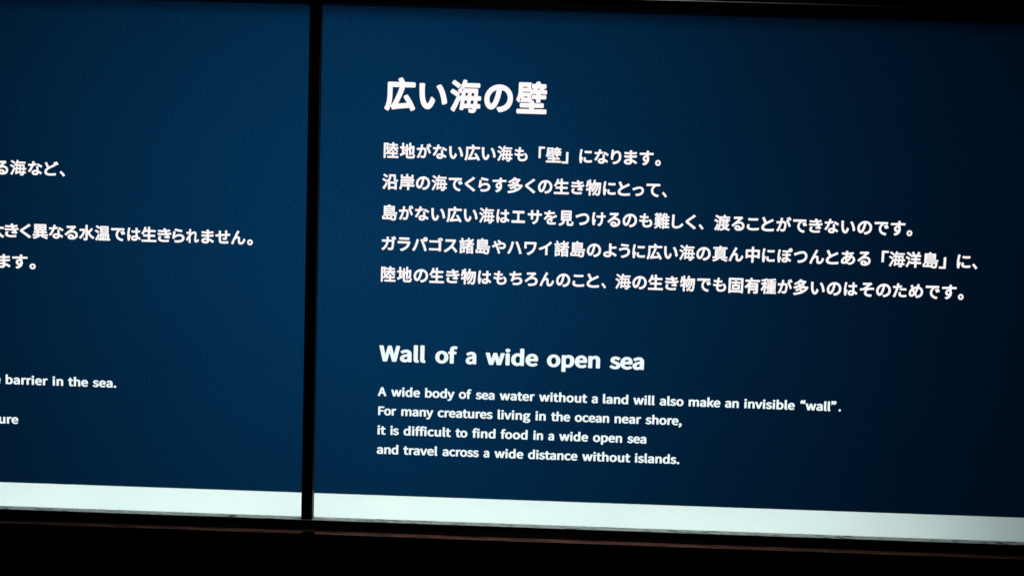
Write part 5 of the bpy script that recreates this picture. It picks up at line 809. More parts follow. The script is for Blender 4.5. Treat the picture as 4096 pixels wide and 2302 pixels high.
# the bolder cut used for the two headings
HEADING_OUTLINES = {
    'い': [
        [316, -46, 359, -51, 384, -49, 409, -42, 440, -26, 481, 9, 508, 44, 548, 114, 584, 204, 586, 229, 579, 244, 509, 322, 489, 331, 469, 330, 454, 321, 445, 309, 414, 217, 379, 150, 359, 129, 344, 133, 330, 144, 307, 179, 295, 209, 276, 279, 269, 324, 261, 414, 258, 514, 257, 614, 265, 699, 262, 714, 249, 731, 229, 740, 114, 740, 101, 734, 92, 724, 84, 699, 90, 644, 93, 489, 100, 369, 113, 264, 126, 199, 145, 139, 164, 94, 192, 44, 219, 11, 249, -15, 284, -36],
        [831, 99, 854, 100, 939, 136, 950, 144, 957, 154, 962, 169, 956, 229, 945, 289, 918, 399, 898, 459, 858, 559, 830, 614, 778, 694, 760, 709, 739, 712, 644, 679, 629, 663, 624, 639, 629, 623, 682, 544, 724, 453, 743, 399, 771, 299, 784, 239, 800, 129, 812, 109],
    ],
    'の': [
        [513, -68, 526, -72, 541, -72, 611, -59, 680, -38, 736, -13, 786, 18, 838, 62, 880, 112, 911, 167, 932, 222, 944, 277, 950, 347, 945, 417, 931, 477, 910, 532, 874, 592, 832, 642, 786, 681, 736, 711, 671, 738, 601, 754, 526, 760, 446, 754, 371, 736, 306, 710, 246, 674, 186, 626, 136, 570, 101, 517, 73, 457, 52, 382, 46, 312, 49, 257, 57, 212, 70, 167, 90, 122, 109, 92, 134, 62, 163, 37, 191, 20, 231, 6, 271, 2, 301, 6, 331, 16, 371, 39, 402, 67, 428, 97, 451, 132, 478, 182, 519, 282, 548, 372, 575, 487, 594, 592, 596, 595, 601, 594, 636, 584, 671, 566, 698, 547, 724, 522, 746, 493, 762, 462, 774, 427, 781, 392, 784, 352, 781, 312, 772, 272, 758, 237, 736, 202, 692, 157, 661, 135, 596, 106, 551, 95, 471, 82, 452, 67, 444, 47, 447, 27, 497, -53],
        [261, 180, 246, 191, 233, 207, 220, 237, 213, 262, 208, 317, 211, 352, 221, 392, 236, 427, 256, 462, 281, 494, 309, 522, 351, 554, 386, 573, 421, 586, 425, 582, 423, 567, 400, 457, 379, 382, 350, 297, 322, 237, 299, 202, 276, 181],
    ],
    '壁': [
        [27, -85, 48, -90, 953, -90, 968, -88, 981, -80, 988, -70, 993, -55, 992, 20, 983, 40, 968, 50, 953, 52, 583, 52, 576, 55, 578, 92, 858, 92, 878, 97, 891, 110, 897, 130, 897, 200, 892, 215, 883, 225, 863, 234, 793, 234, 768, 223, 658, 223, 643, 234, 578, 234, 576, 280, 566, 300, 558, 307, 543, 313, 503, 313, 500, 320, 500, 345, 503, 350, 638, 350, 639, 270, 648, 248, 653, 246, 763, 248, 778, 252, 784, 265, 785, 345, 788, 350, 933, 350, 948, 354, 958, 360, 965, 370, 970, 385, 970, 450, 963, 470, 938, 478, 788, 478, 782, 480, 776, 490, 778, 496, 788, 502, 948, 502, 968, 496, 977, 500, 986, 510, 992, 525, 992, 590, 989, 605, 983, 615, 973, 624, 958, 629, 886, 630, 899, 665, 943, 670, 958, 680, 964, 690, 967, 705, 967, 765, 964, 780, 958, 790, 948, 798, 933, 803, 788, 803, 760, 865, 750, 875, 738, 881, 723, 882, 648, 863, 633, 854, 624, 840, 622, 825, 628, 805, 503, 803, 490, 800, 495, 790, 490, 770, 490, 700, 495, 680, 490, 670, 531, 665, 544, 630, 493, 629, 491, 665, 488, 669, 478, 669, 473, 674, 466, 690, 466, 780, 473, 796, 478, 801, 488, 801, 491, 805, 485, 825, 468, 840, 453, 843, 98, 843, 83, 839, 73, 832, 65, 820, 62, 805, 62, 605, 56, 515, 37, 430, 26, 400, -6, 340, -3, 315, 53, 251, 73, 241, 98, 245, 118, 266, 143, 257, 423, 256, 424, 235, 413, 233, 138, 232, 123, 223, 113, 205, 112, 130, 115, 115, 121, 105, 143, 93, 423, 91, 424, 55, 418, 52, 33, 50, 14, 35, 8, 15, 9, -60, 16, -75],
        [118, 284, 112, 290, 111, 310, 121, 340, 122, 365, 133, 372, 144, 365, 145, 335, 134, 290, 128, 284],
        [473, 369, 466, 380, 466, 455, 468, 461, 478, 467, 488, 461, 490, 455, 490, 380, 484, 370],
        [248, 390, 248, 421, 359, 420, 358, 390],
        [498, 479, 491, 490, 497, 500, 503, 502, 633, 502, 643, 496, 645, 490, 643, 484, 633, 478],
        [193, 539, 186, 550, 192, 560, 198, 562, 443, 562, 449, 560, 455, 550, 453, 544, 443, 538],
        [693, 629, 680, 665, 749, 665, 735, 630],
        [208, 681, 204, 690, 204, 705, 208, 709, 338, 709, 346, 705, 346, 685, 343, 681],
    ],
    '広': [
        [87, -114, 100, -118, 115, -118, 130, -112, 140, -103, 170, -49, 200, 29, 234, -59, 248, -74, 265, -80, 390, -59, 800, -15, 835, -92, 845, -103, 860, -110, 885, -110, 965, -72, 975, -64, 986, -44, 986, -24, 934, 86, 885, 171, 812, 281, 752, 361, 735, 373, 710, 374, 633, 341, 617, 326, 611, 306, 618, 281, 720, 131, 445, 104, 437, 106, 524, 276, 597, 441, 642, 556, 643, 571, 636, 591, 945, 592, 965, 596, 982, 611, 989, 631, 989, 711, 984, 726, 976, 736, 965, 744, 950, 748, 645, 750, 582, 866, 570, 878, 550, 884, 460, 860, 440, 844, 433, 826, 434, 811, 466, 751, 460, 748, 135, 748, 120, 745, 107, 736, 97, 721, 94, 706, 92, 351, 80, 211, 70, 156, 46, 71, 28, 26, 4, -19, 0, -34, 4, -54, 15, -68, 50, -88],
        [215, 66, 212, 71, 235, 176, 247, 286, 252, 391, 254, 591, 475, 592, 459, 541, 417, 431, 330, 241, 285, 156, 252, 101, 235, 79],
    ],
    '海': [
        [633, -111, 728, -116, 758, -114, 783, -106, 812, -86, 832, -61, 847, -26, 859, 19, 863, 21, 943, 21, 958, 26, 966, 34, 974, 54, 972, 134, 963, 147, 948, 155, 878, 156, 876, 159, 883, 254, 963, 255, 983, 264, 994, 284, 993, 364, 983, 382, 968, 390, 893, 391, 890, 394, 897, 584, 892, 599, 878, 611, 473, 612, 458, 614, 456, 619, 468, 637, 933, 638, 948, 648, 956, 664, 957, 739, 954, 754, 943, 766, 923, 773, 528, 773, 543, 824, 542, 839, 536, 849, 518, 860, 448, 874, 431, 869, 418, 854, 385, 764, 353, 698, 347, 714, 339, 724, 253, 788, 148, 850, 133, 854, 118, 850, 108, 843, 58, 784, 54, 764, 59, 749, 69, 739, 168, 676, 248, 613, 263, 606, 273, 605, 288, 620, 318, 665, 332, 679, 344, 679, 349, 674, 349, 664, 313, 612, 294, 594, 283, 590, 258, 560, 253, 549, 253, 534, 260, 519, 320, 464, 333, 461, 348, 465, 374, 489, 363, 393, 283, 391, 279, 394, 303, 426, 308, 439, 307, 454, 298, 468, 224, 519, 118, 576, 88, 588, 68, 583, 14, 519, 9, 509, 9, 494, 21, 474, 128, 414, 213, 355, 234, 349, 213, 343, 200, 329, 115, 154, 32, 4, 29, -11, 33, -26, 43, -38, 118, -89, 138, -90, 153, -82, 226, 54, 318, 249, 323, 255, 343, 255, 346, 249, 344, 229, 311, -1, 318, -22, 338, -35, 408, -41, 423, -34, 433, -22, 443, 21, 598, 21, 613, 31, 673, 31, 683, 26, 723, 24, 730, 14, 724, 4, 718, 2, 663, 2, 653, 6, 608, 8, 596, -1, 592, -21, 602, -56, 606, -86, 614, -101],
        [463, 156, 460, 164, 471, 254, 550, 254, 540, 159, 533, 156],
        [663, 156, 661, 159, 671, 254, 758, 255, 752, 159, 748, 156],
        [488, 392, 498, 479, 568, 479, 562, 394, 558, 391],
        [688, 391, 683, 394, 692, 479, 769, 479, 767, 394, 763, 391],
        [388, 528, 382, 534, 381, 544, 392, 579, 398, 590, 412, 604, 423, 604, 429, 599, 429, 589, 415, 569, 409, 544, 399, 529],
    ],
    'W': [
        [203, -34, 333, -34, 356, -27, 372, -14, 488, 400, 493, 404, 613, -15, 633, -30, 658, -34, 793, -34, 813, -28, 828, -17, 835, -4, 1003, 726, 1003, 739, 995, 753, 983, 760, 963, 766, 853, 767, 828, 762, 807, 746, 713, 326, 708, 334, 589, 746, 573, 760, 548, 767, 443, 767, 413, 758, 402, 749, 397, 739, 278, 319, 183, 746, 163, 762, 138, 767, 23, 767, 3, 762, -12, 753, -20, 743, -22, 729, 153, -7, 159, -17, 172, -27],
    ],
    'a': [
        [197, -44, 245, -47, 300, -42, 355, -27, 405, -6, 425, -26, 455, -34, 555, -33, 578, -24, 590, -10, 592, 0, 592, 333, 584, 413, 572, 453, 557, 483, 538, 510, 507, 540, 470, 562, 430, 578, 380, 588, 330, 591, 260, 586, 200, 573, 145, 554, 60, 513, 43, 496, 41, 486, 43, 476, 84, 410, 95, 399, 110, 392, 130, 389, 150, 392, 238, 433, 270, 442, 310, 447, 335, 444, 354, 436, 368, 423, 381, 396, 385, 372, 285, 357, 225, 342, 170, 325, 125, 304, 85, 279, 58, 253, 30, 213, 19, 180, 15, 140, 18, 110, 24, 83, 39, 50, 55, 27, 75, 7, 105, -14, 140, -30],
        [260, 96, 235, 103, 220, 123, 216, 146, 217, 160, 230, 186, 255, 206, 280, 217, 345, 235, 388, 240, 386, 143, 351, 120, 316, 103, 290, 96],
    ],
    'd': [
        [260, -44, 313, -47, 363, -42, 418, -28, 458, -10, 471, -24, 493, -33, 598, -34, 623, -26, 640, -10, 642, 0, 642, 796, 636, 813, 618, 825, 593, 830, 483, 830, 458, 824, 442, 810, 437, 796, 438, 573, 373, 587, 323, 591, 268, 587, 215, 573, 168, 552, 132, 530, 98, 501, 66, 463, 41, 420, 24, 376, 12, 326, 8, 273, 12, 213, 20, 166, 36, 120, 57, 80, 82, 46, 118, 12, 158, -13, 198, -30],
        [318, 99, 293, 106, 269, 120, 253, 136, 240, 156, 223, 203, 217, 236, 218, 303, 224, 336, 234, 363, 261, 406, 278, 422, 308, 440, 328, 445, 358, 445, 398, 434, 437, 410, 437, 150, 405, 123, 374, 106, 343, 99],
    ],
    'e': [
        [296, -44, 382, -46, 432, -40, 477, -29, 527, -11, 577, 14, 594, 26, 600, 40, 597, 53, 560, 116, 550, 126, 537, 133, 517, 137, 492, 134, 442, 110, 397, 97, 337, 96, 297, 107, 263, 130, 244, 150, 221, 193, 216, 213, 222, 216, 572, 216, 600, 223, 618, 240, 624, 290, 622, 350, 614, 393, 600, 433, 579, 473, 553, 506, 527, 530, 486, 556, 437, 576, 387, 587, 327, 591, 272, 586, 227, 575, 187, 559, 137, 530, 97, 496, 68, 463, 45, 426, 24, 376, 12, 326, 7, 270, 12, 213, 23, 166, 41, 123, 68, 80, 104, 40, 142, 10, 182, -12, 237, -32],
        [217, 349, 232, 386, 259, 420, 292, 441, 332, 450, 372, 443, 400, 423, 420, 390, 430, 353, 427, 349],
    ],
    'f': [
        [121, -34, 236, -33, 258, -24, 272, -7, 273, 433, 371, 438, 392, 449, 400, 459, 402, 469, 401, 546, 391, 564, 376, 572, 361, 576, 273, 579, 276, 663, 286, 689, 301, 701, 326, 700, 356, 690, 376, 687, 401, 691, 419, 703, 426, 713, 450, 793, 443, 809, 421, 823, 381, 834, 341, 840, 296, 843, 256, 841, 206, 830, 176, 819, 148, 803, 117, 776, 100, 753, 86, 726, 76, 696, 70, 663, 69, 576, 11, 567, -4, 558, -13, 546, -14, 469, -9, 454, 1, 445, 16, 438, 69, 433, 69, -4, 76, -17, 86, -25, 101, -32],
    ],
    'i': [
        [106, -34, 221, -32, 246, -21, 257, -4, 257, 546, 246, 564, 221, 575, 91, 576, 66, 566, 56, 556, 52, 546, 52, -1, 57, -14, 67, -24, 86, -32],
        [131, 623, 176, 622, 211, 631, 242, 649, 262, 673, 273, 703, 273, 726, 270, 743, 254, 769, 230, 789, 211, 799, 181, 807, 131, 807, 101, 800, 79, 789, 62, 776, 46, 756, 40, 739, 36, 716, 40, 689, 48, 673, 64, 653, 81, 639, 106, 628],
    ],
    'l': [
        [172, -44, 222, -47, 277, -40, 309, -27, 318, -17, 321, -7, 303, 76, 287, 92, 258, 100, 257, 103, 257, 796, 255, 806, 247, 816, 222, 828, 97, 830, 66, 820, 56, 810, 52, 796, 53, 83, 62, 40, 72, 20, 86, 0, 122, -28],
    ],
    'n': [
        [107, -34, 217, -33, 242, -24, 254, -11, 257, -1, 257, 383, 294, 413, 320, 429, 344, 439, 372, 443, 397, 439, 412, 429, 422, 415, 433, 379, 436, 333, 436, -1, 439, -11, 457, -27, 487, -34, 597, -34, 617, -28, 633, -17, 640, -1, 638, 386, 624, 456, 609, 489, 588, 519, 562, 544, 532, 563, 492, 579, 452, 588, 407, 591, 367, 589, 317, 579, 282, 567, 242, 547, 222, 568, 192, 577, 92, 576, 72, 570, 58, 559, 52, 543, 52, -1, 57, -14, 67, -24, 87, -32],
    ],
    'o': [
        [290, -44, 347, -47, 392, -43, 439, -34, 495, -14, 537, 10, 582, 46, 611, 80, 634, 116, 656, 166, 667, 216, 671, 270, 667, 330, 655, 380, 636, 423, 612, 463, 577, 502, 532, 536, 497, 556, 452, 574, 397, 587, 337, 591, 277, 586, 232, 576, 187, 559, 141, 533, 100, 500, 70, 466, 44, 426, 23, 376, 11, 326, 7, 270, 12, 213, 24, 163, 42, 120, 68, 80, 104, 40, 142, 10, 178, -10, 232, -32],
        [322, 99, 302, 104, 275, 120, 257, 136, 242, 157, 222, 206, 217, 236, 216, 303, 231, 363, 257, 406, 272, 421, 292, 434, 322, 444, 342, 446, 372, 440, 392, 432, 422, 406, 437, 386, 457, 336, 465, 270, 457, 206, 438, 160, 422, 136, 404, 120, 374, 103, 357, 99],
    ],
    'p': [
        [107, -263, 217, -262, 237, -256, 253, -243, 257, -230, 257, -26, 307, -40, 367, -47, 422, -43, 477, -30, 524, -10, 561, 14, 592, 40, 627, 81, 652, 124, 670, 170, 682, 224, 686, 280, 683, 330, 675, 380, 661, 424, 644, 460, 618, 497, 584, 530, 547, 555, 502, 574, 457, 585, 392, 591, 362, 589, 312, 580, 237, 550, 231, 560, 217, 570, 187, 577, 92, 576, 67, 567, 55, 554, 52, 544, 52, -230, 57, -243, 67, -253, 87, -261],
        [332, 100, 297, 111, 257, 134, 257, 394, 292, 418, 332, 439, 362, 446, 387, 444, 407, 440, 432, 425, 457, 390, 472, 344, 476, 314, 475, 240, 460, 180, 448, 157, 420, 124, 386, 104, 352, 98],
    ],
    's': [
        [210, -44, 260, -47, 310, -45, 355, -37, 400, -24, 440, -4, 466, 13, 487, 33, 510, 62, 524, 93, 531, 120, 534, 146, 530, 183, 520, 214, 505, 239, 487, 260, 458, 283, 405, 312, 250, 370, 226, 386, 219, 400, 220, 420, 229, 436, 245, 447, 265, 451, 290, 452, 320, 446, 350, 433, 390, 410, 405, 405, 435, 406, 461, 420, 515, 483, 518, 493, 515, 506, 505, 518, 465, 543, 430, 560, 385, 576, 335, 587, 275, 591, 195, 582, 150, 570, 110, 550, 65, 516, 42, 486, 28, 456, 21, 433, 19, 406, 21, 373, 33, 340, 45, 320, 65, 296, 90, 276, 140, 248, 295, 188, 322, 170, 333, 153, 332, 126, 318, 106, 295, 95, 265, 92, 235, 94, 195, 105, 165, 119, 109, 153, 90, 157, 70, 155, 44, 143, -10, 76, -15, 60, -9, 46, 40, 12, 115, -22, 170, -37],
    ],
    'w': [
        [204, -34, 324, -34, 344, -29, 362, -17, 368, -7, 449, 265, 530, -7, 539, -20, 558, -31, 579, -34, 709, -34, 729, -30, 745, -21, 754, -7, 919, 536, 919, 549, 914, 559, 894, 573, 864, 577, 759, 576, 739, 570, 726, 559, 720, 549, 639, 261, 552, 549, 543, 563, 529, 572, 504, 577, 394, 577, 374, 572, 357, 559, 269, 276, 264, 273, 184, 549, 176, 563, 159, 573, 134, 577, 24, 577, 4, 572, -11, 563, -20, 549, -20, 536, 150, -7, 156, -17, 169, -27],
    ],
}


def to_loops(table):
    return {ch: [[(q[2 * i] / 1000.0, q[2 * i + 1] / 1000.0) for i in range(len(q) // 2)] for q in loops]
            for ch, loops in table.items()}


# each line: (character, left x mm, baseline z mm, width scale mm, height scale mm) on the panel
LINES = {
    'title': [
        ('広', -172.14, 169.19, 38.04, 40.31), ('い', -133.33, 169.49, 39.02, 39.52), ('海', -92.46, 169.19, 38.21, 40.31), ('の', -52.33, 169.26, 38.5, 40.13),
        ('壁', -11.43, 169.19, 37.18, 40.31),
    ],
    'j1': [
        ('陸', -172.73, 109.16, 19.48, 19.85), ('地', -152.01, 109.16, 18.77, 19.85), ('が', -131.9, 109.53, 18.18, 18.87), ('な', -112.82, 109.51, 19.2, 18.92),
        ('い', -93.73, 109.11, 20.17, 19.99), ('広', -73.01, 109.16, 19.52, 19.85), ('い', -53.81, 109.11, 20.15, 19.99), ('海', -33.27, 109.16, 19.56, 19.85),
        ('も', -13.04, 109.51, 19.21, 18.92), ('「', 5.24, 109.16, 19.97, 19.85), ('壁', 26.3, 109.16, 19.48, 19.85), ('」', 45.98, 109.16, 20.96, 19.85),
        ('に', 65.66, 109.22, 18.53, 19.69), ('な', 84.44, 109.51, 19.22, 18.92), ('り', 102.17, 109.42, 19.69, 19.17), ('ま', 118.59, 109.41, 21.38, 19.19),
        ('す', 139.31, 109.25, 19.08, 19.62), ('。', 159.68, 109.16, 18.43, 19.85),
    ],
    'j2': [
        ('沿', -172.76, 71.18, 19.74, 19.85), ('岸', -151.91, 71.18, 19.1, 19.85), ('の', -132.43, 71.01, 19.53, 20.29), ('海', -112.62, 71.18, 19.83, 19.85),
        ('で', -92.17, 71.18, 18.7, 19.84), ('く', -75.43, 71.46, 22.32, 19.11), ('ら', -57.48, 71.29, 19.61, 19.56), ('す', -38.9, 71.26, 19.2, 19.62),
        ('多', -19.8, 71.18, 19.8, 19.85), ('く', -1.48, 71.46, 21.79, 19.11), ('の', 17.06, 71.01, 19.78, 20.29), ('生', 37.21, 71.18, 19.23, 19.85),
        ('き', 55.88, 71.55, 21.03, 18.85), ('物', 76.63, 71.18, 18.93, 19.85), ('に', 95.97, 71.24, 18.55, 19.69), ('と', 112.07, 71.14, 21.42, 19.95),
        ('っ', 131.12, 71.26, 18.6, 19.64), ('て', 149.25, 71.22, 19.7, 19.72), ('、', 169.38, 71.18, 16.65, 19.85),
    ],
    'j3': [
        ('島', -173.15, 33.46, 20.15, 19.85), ('が', -152.02, 33.83, 18.07, 18.87), ('な', -132.86, 33.82, 19.29, 18.92), ('い', -113.68, 33.41, 20.27, 19.99),
        ('広', -93.05, 33.46, 19.31, 19.85), ('い', -73.53, 33.41, 19.91, 19.99), ('海', -53.2, 33.46, 19.45, 19.85), ('は', -33.07, 33.86, 17.93, 18.8),
        ('エ', -13.95, 32.8, 18.51, 21.59), ('サ', 6.08, 33.58, 18.87, 19.55), ('を', 25.36, 33.73, 18.91, 19.13), ('見', 44.71, 33.46, 18.53, 19.85),
        ('つ', 64.55, 33.12, 18.74, 20.75), ('け', 83.93, 33.9, 19.08, 18.69), ('る', 102.96, 33.33, 19.41, 20.19), ('の', 121.93, 33.29, 19.78, 20.29),
        ('も', 142.09, 33.81, 19.11, 18.92), ('難', 161.54, 33.46, 18.97, 19.85), ('し', 179.14, 33.83, 19.53, 18.87), ('く', 195.93, 33.74, 22.06, 19.11),
        ('、', 215.72, 33.46, 16.67, 19.85), ('渡', 234.74, 33.46, 19.58, 19.85), ('る', 254.48, 33.33, 19.46, 20.19), ('こ', 271.77, 33.83, 20.53, 18.89),
        ('と', 288.59, 33.42, 21.92, 19.95), ('が', 309.87, 33.83, 18.55, 18.87), ('で', 329.63, 33.47, 18.87, 19.84), ('き', 347.42, 33.84, 21.55, 18.85),
        ('な', 367.87, 33.82, 19.28, 18.92), ('い', 387.3, 33.41, 20.14, 19.99), ('の', 407.85, 33.29, 20.18, 20.29), ('で', 428.66, 33.47, 19.03, 19.84),
        ('す', 448.1, 33.55, 19.76, 19.62), ('。', 468.83, 33.46, 18.63, 19.85),
    ],
    'j4': [
        ('ガ', -173.06, -3.89, 19.47, 18.74), ('ラ', -154.36, -4.31, 19.88, 19.85), ('パ', -134.63, -4.27, 19.6, 19.74), ('ゴ', -115.52, -3.4, 19.77, 17.46),
        ('ス', -96.32, -4.47, 19.31, 20.28), ('諸', -76.38, -4.31, 18.68, 19.85), ('島', -57.36, -4.31, 19.62, 19.85), ('や', -36.41, -3.71, 18.55, 18.28),
        ('ハ', -17.72, -4.57, 19.29, 20.55), ('ワ', 1.88, -4.38, 18.79, 20.03), ('イ', 20.54, -4.07, 19.02, 19.23), ('諸', 40.4, -4.31, 18.63, 19.85),
        ('島', 59.17, -4.31, 19.77, 19.85), ('の', 79.58, -4.48, 19.62, 20.29), ('よ', 98.83, -3.93, 20.8, 18.86), ('う', 117.22, -4.13, 19.4, 19.39),
        ('に', 134.81, -4.25, 18.5, 19.69), ('広', 153.83, -4.31, 19.34, 19.85), ('い', 173.18, -4.36, 19.84, 19.99), ('海', 193.42, -4.31, 19.78, 19.85),
        ('の', 213.58, -4.48, 19.78, 20.29), ('真', 233.99, -4.31, 19.39, 19.85), ('ん', 253.62, -4.27, 18.92, 19.75), ('中', 273.6, -4.31, 19.84, 19.85),
        ('に', 293.26, -4.25, 18.66, 19.69), ('ぽ', 312.73, -3.72, 18.72, 18.31), ('つ', 332.9, -4.65, 18.35, 20.75), ('ん', 352.05, -4.27, 18.87, 19.75),
        ('と', 369.04, -4.35, 22.06, 19.95), ('あ', 389.65, -3.91, 20.03, 18.81), ('る', 409.7, -4.44, 19.78, 20.19), ('「', 426.68, -4.31, 22.15, 19.85),
        ('海', 448.98, -4.31, 20.44, 19.85), ('洋', 469.47, -4.31, 19.43, 19.85), ('島', 489.27, -4.31, 20.61, 19.85), ('」', 510.4, -4.31, 22.36, 19.85),
        ('に', 530.13, -4.25, 19.91, 19.69), ('、', 550.45, -4.31, 17.65, 19.85),
    ],
    'j5': [
        ('陸', -172.71, -42.15, 19.34, 19.85), ('地', -151.92, -42.15, 18.36, 19.85), ('の', -132.56, -42.32, 20.2, 20.29), ('生', -112.37, -42.15, 18.92, 19.85),
        ('き', -94.18, -41.77, 21.62, 18.85), ('物', -73.07, -42.15, 18.83, 19.85), ('は', -53.62, -41.75, 18.33, 18.8), ('も', -34.15, -41.8, 19.39, 18.92),
        ('ち', -14.9, -41.81, 19.93, 18.95), ('ろ', 4.14, -42.12, 19.67, 19.77), ('ん', 23.27, -42.11, 18.86, 19.75), ('の', 43.22, -42.32, 19.47, 20.29),
        ('こ', 61.53, -41.79, 20.06, 18.89), ('と', 78.17, -42.19, 21.85, 19.95), ('、', 99.69, -42.15, 15.97, 19.85), ('海', 116.65, -42.15, 19.85, 19.85),
        ('の', 136.79, -42.32, 19.86, 20.29), ('生', 156.84, -42.15, 19.1, 19.85), ('き', 175.21, -41.77, 21.48, 18.85), ('物', 196.37, -42.15, 18.61, 19.85),
        ('で', 216.24, -42.15, 18.59, 19.84), ('も', 235.63, -41.8, 19.15, 18.92), ('固', 254.54, -42.15, 20.29, 19.85), ('有', 275.36, -42.15, 19.35, 19.85),
        ('種', 295.18, -42.15, 19.08, 19.85), ('が', 315.33, -41.78, 18.14, 18.87), ('多', 334.22, -42.15, 19.77, 19.85), ('い', 354.39, -42.2, 20.02, 19.99),
        ('の', 374.79, -42.32, 19.96, 20.29), ('は', 395.26, -41.75, 18.35, 18.8), ('そ', 414.74, -42.14, 20.56, 19.81), ('の', 434.94, -42.32, 20.25, 20.29),
        ('た', 454.86, -41.86, 19.5, 19.07), ('め', 474.78, -41.94, 19.69, 19.29), ('で', 495.1, -42.15, 19.09, 19.84), ('す', 514.79, -42.06, 19.71, 19.62),
        ('。', 535.67, -42.15, 18.68, 19.85),
    ],
    'l1': [
        ('る', -652.29, 74.29, 19.81, 19.88), ('海', -632.85, 74.42, 20.88, 19.54), ('な', -611.31, 74.76, 19.7, 18.62), ('ど', -592.75, 74.66, 20.36, 18.9),
        ('、', -571.26, 74.42, 18.8, 19.54),
    ],
    'l2': [
        ('大', -659.42, -2.69, 19.54, 19.54), ('き', -642.45, -2.32, 23.07, 18.56), ('く', -624.59, -2.41, 24, 18.81), ('異', -605.03, -2.69, 20.01, 19.54),
        ('な', -585.49, -2.34, 20.2, 18.62), ('る', -566.45, -2.82, 20.48, 19.88), ('水', -546.92, -2.69, 19.08, 19.54), ('温', -527.26, -2.69, 19.35, 19.54),
        ('で', -507.75, -2.69, 19.24, 19.53), ('は', -488.37, -2.3, 18.66, 18.51), ('生', -469.66, -2.69, 19.61, 19.54), ('き', -452.09, -2.32, 22.47, 18.56),
        ('ら', -433.88, -2.58, 20.64, 19.26), ('れ', -414.14, -2.47, 16.12, 18.96), ('ま', -397.95, -2.45, 20.86, 18.9), ('せ', -377.76, -2.55, 19.52, 19.17),
        ('ん', -358.63, -2.65, 18.87, 19.44), ('。', -338.21, -2.69, 19.21, 19.54),
    ],
    'l3': [
        ('ま', -652.6, -40.57, 22.57, 18.9), ('す', -631.47, -40.73, 21.36, 19.31), ('。', -608.72, -40.82, 21.13, 19.54),
    ],
    'etitle': [
        ('W', -171.13, -141.99, 25.04, 24.77), ('a', -146.3, -141.99, 25.04, 24.77), ('l', -130.31, -141.99, 25.04, 24.77), ('l', -122.15, -141.99, 25.04, 24.77),
        ('o', -102.35, -141.99, 24.6, 24.77), ('f', -85.83, -141.99, 24.6, 24.77), ('a', -64.62, -141.99, 22.65, 24.77), ('w', -39.21, -141.99, 25.16, 24.77),
        ('i', -16.28, -141.99, 25.16, 24.77), ('d', -8.2, -141.99, 25.16, 24.77), ('e', 9.6, -141.99, 25.16, 24.77), ('o', 36.17, -141.99, 24.88, 24.77),
        ('p', 53.15, -141.99, 24.88, 24.77), ('e', 70.52, -141.99, 24.88, 24.77), ('n', 86.05, -141.99, 24.88, 24.77), ('s', 114.23, -141.99, 24.48, 24.77),
        ('e', 126.81, -141.99, 24.48, 24.77), ('a', 141.74, -141.99, 24.48, 24.77),
    ],
    'e1': [
        ('A', -171.9, -185.82, 14, 13.95), ('w', -155.57, -185.82, 14.05, 13.95), ('i', -142.86, -185.82, 14.05, 13.95), ('d', -138.44, -185.82, 14.05, 13.95),
        ('e', -128.59, -185.82, 14.05, 13.95), ('b', -114.41, -185.82, 13.96, 13.95), ('o', -104.74, -185.82, 13.96, 13.95), ('d', -95.26, -185.82, 13.96, 13.95),
        ('y', -85.56, -185.82, 13.96, 13.95), ('o', -71.75, -185.82, 13.97, 13.95), ('f', -62.24, -185.82, 13.97, 13.95), ('s', -50.48, -185.82, 13.72, 13.95),
        ('e', -43.5, -185.82, 13.72, 13.95), ('a', -35.19, -185.82, 13.72, 13.95), ('w', -20.67, -185.82, 14.07, 13.95), ('a', -7.94, -185.82, 14.07, 13.95),
        ('t', 1.02, -185.82, 14.07, 13.95), ('e', 7.05, -185.82, 14.07, 13.95), ('r', 15.87, -185.82, 14.07, 13.95), ('w', 28.33, -185.82, 14.19, 13.95),
        ('i', 41.24, -185.82, 14.19, 13.95), ('t', 45.78, -185.82, 14.19, 13.95), ('h', 51.94, -185.82, 14.19, 13.95), ('o', 61.76, -185.82, 14.19, 13.95),
        ('u', 71.56, -185.82, 14.19, 13.95), ('t', 81.37, -185.82, 14.19, 13.95), ('a', 93, -185.82, 13.35, 13.95), ('l', 106.36, -185.82, 14.07, 13.95),
        ('a', 110.92, -185.82, 14.07, 13.95), ('n', 119.88, -185.82, 14.07, 13.95), ('d', 129.58, -185.82, 14.07, 13.95), ('w', 144.99, -185.82, 14.13, 13.95),
        ('i', 157.8, -185.82, 14.13, 13.95), ('l', 162.27, -185.82, 14.13, 13.95), ('l', 166.88, -185.82, 14.13, 13.95), ('a', 177.13, -185.82, 13.97, 13.95),
        ('l', 185.95, -185.82, 13.97, 13.95), ('s', 190.41, -185.82, 13.97, 13.95), ('o', 197.75, -185.82, 13.97, 13.95), ('m', 212.49, -185.82, 13.84, 13.95),
        ('a', 226.75, -185.82, 13.84, 13.95), ('k', 235.37, -185.82, 13.84, 13.95), ('e', 243.83, -185.82, 13.84, 13.95), ('a', 257.83, -185.82, 13.84, 13.95),
        ('n', 266.42, -185.82, 13.84, 13.95), ('i', 281.25, -185.82, 14.22, 13.95), ('n', 285.78, -185.82, 14.22, 13.95), ('v', 295.64, -185.82, 14.22, 13.95),
        ('i', 304.08, -185.82, 14.22, 13.95), ('s', 308.6, -185.82, 14.22, 13.95), ('i', 316.2, -185.82, 14.22, 13.95), ('b', 320.72, -185.82, 14.22, 13.95),
        ('l', 330.7, -185.82, 14.22, 13.95), ('e', 335.37, -185.82, 14.22, 13.95), ('“', 341.54, -185.82, 14.01, 13.95), ('w', 357.75, -185.82, 14.01, 13.95),
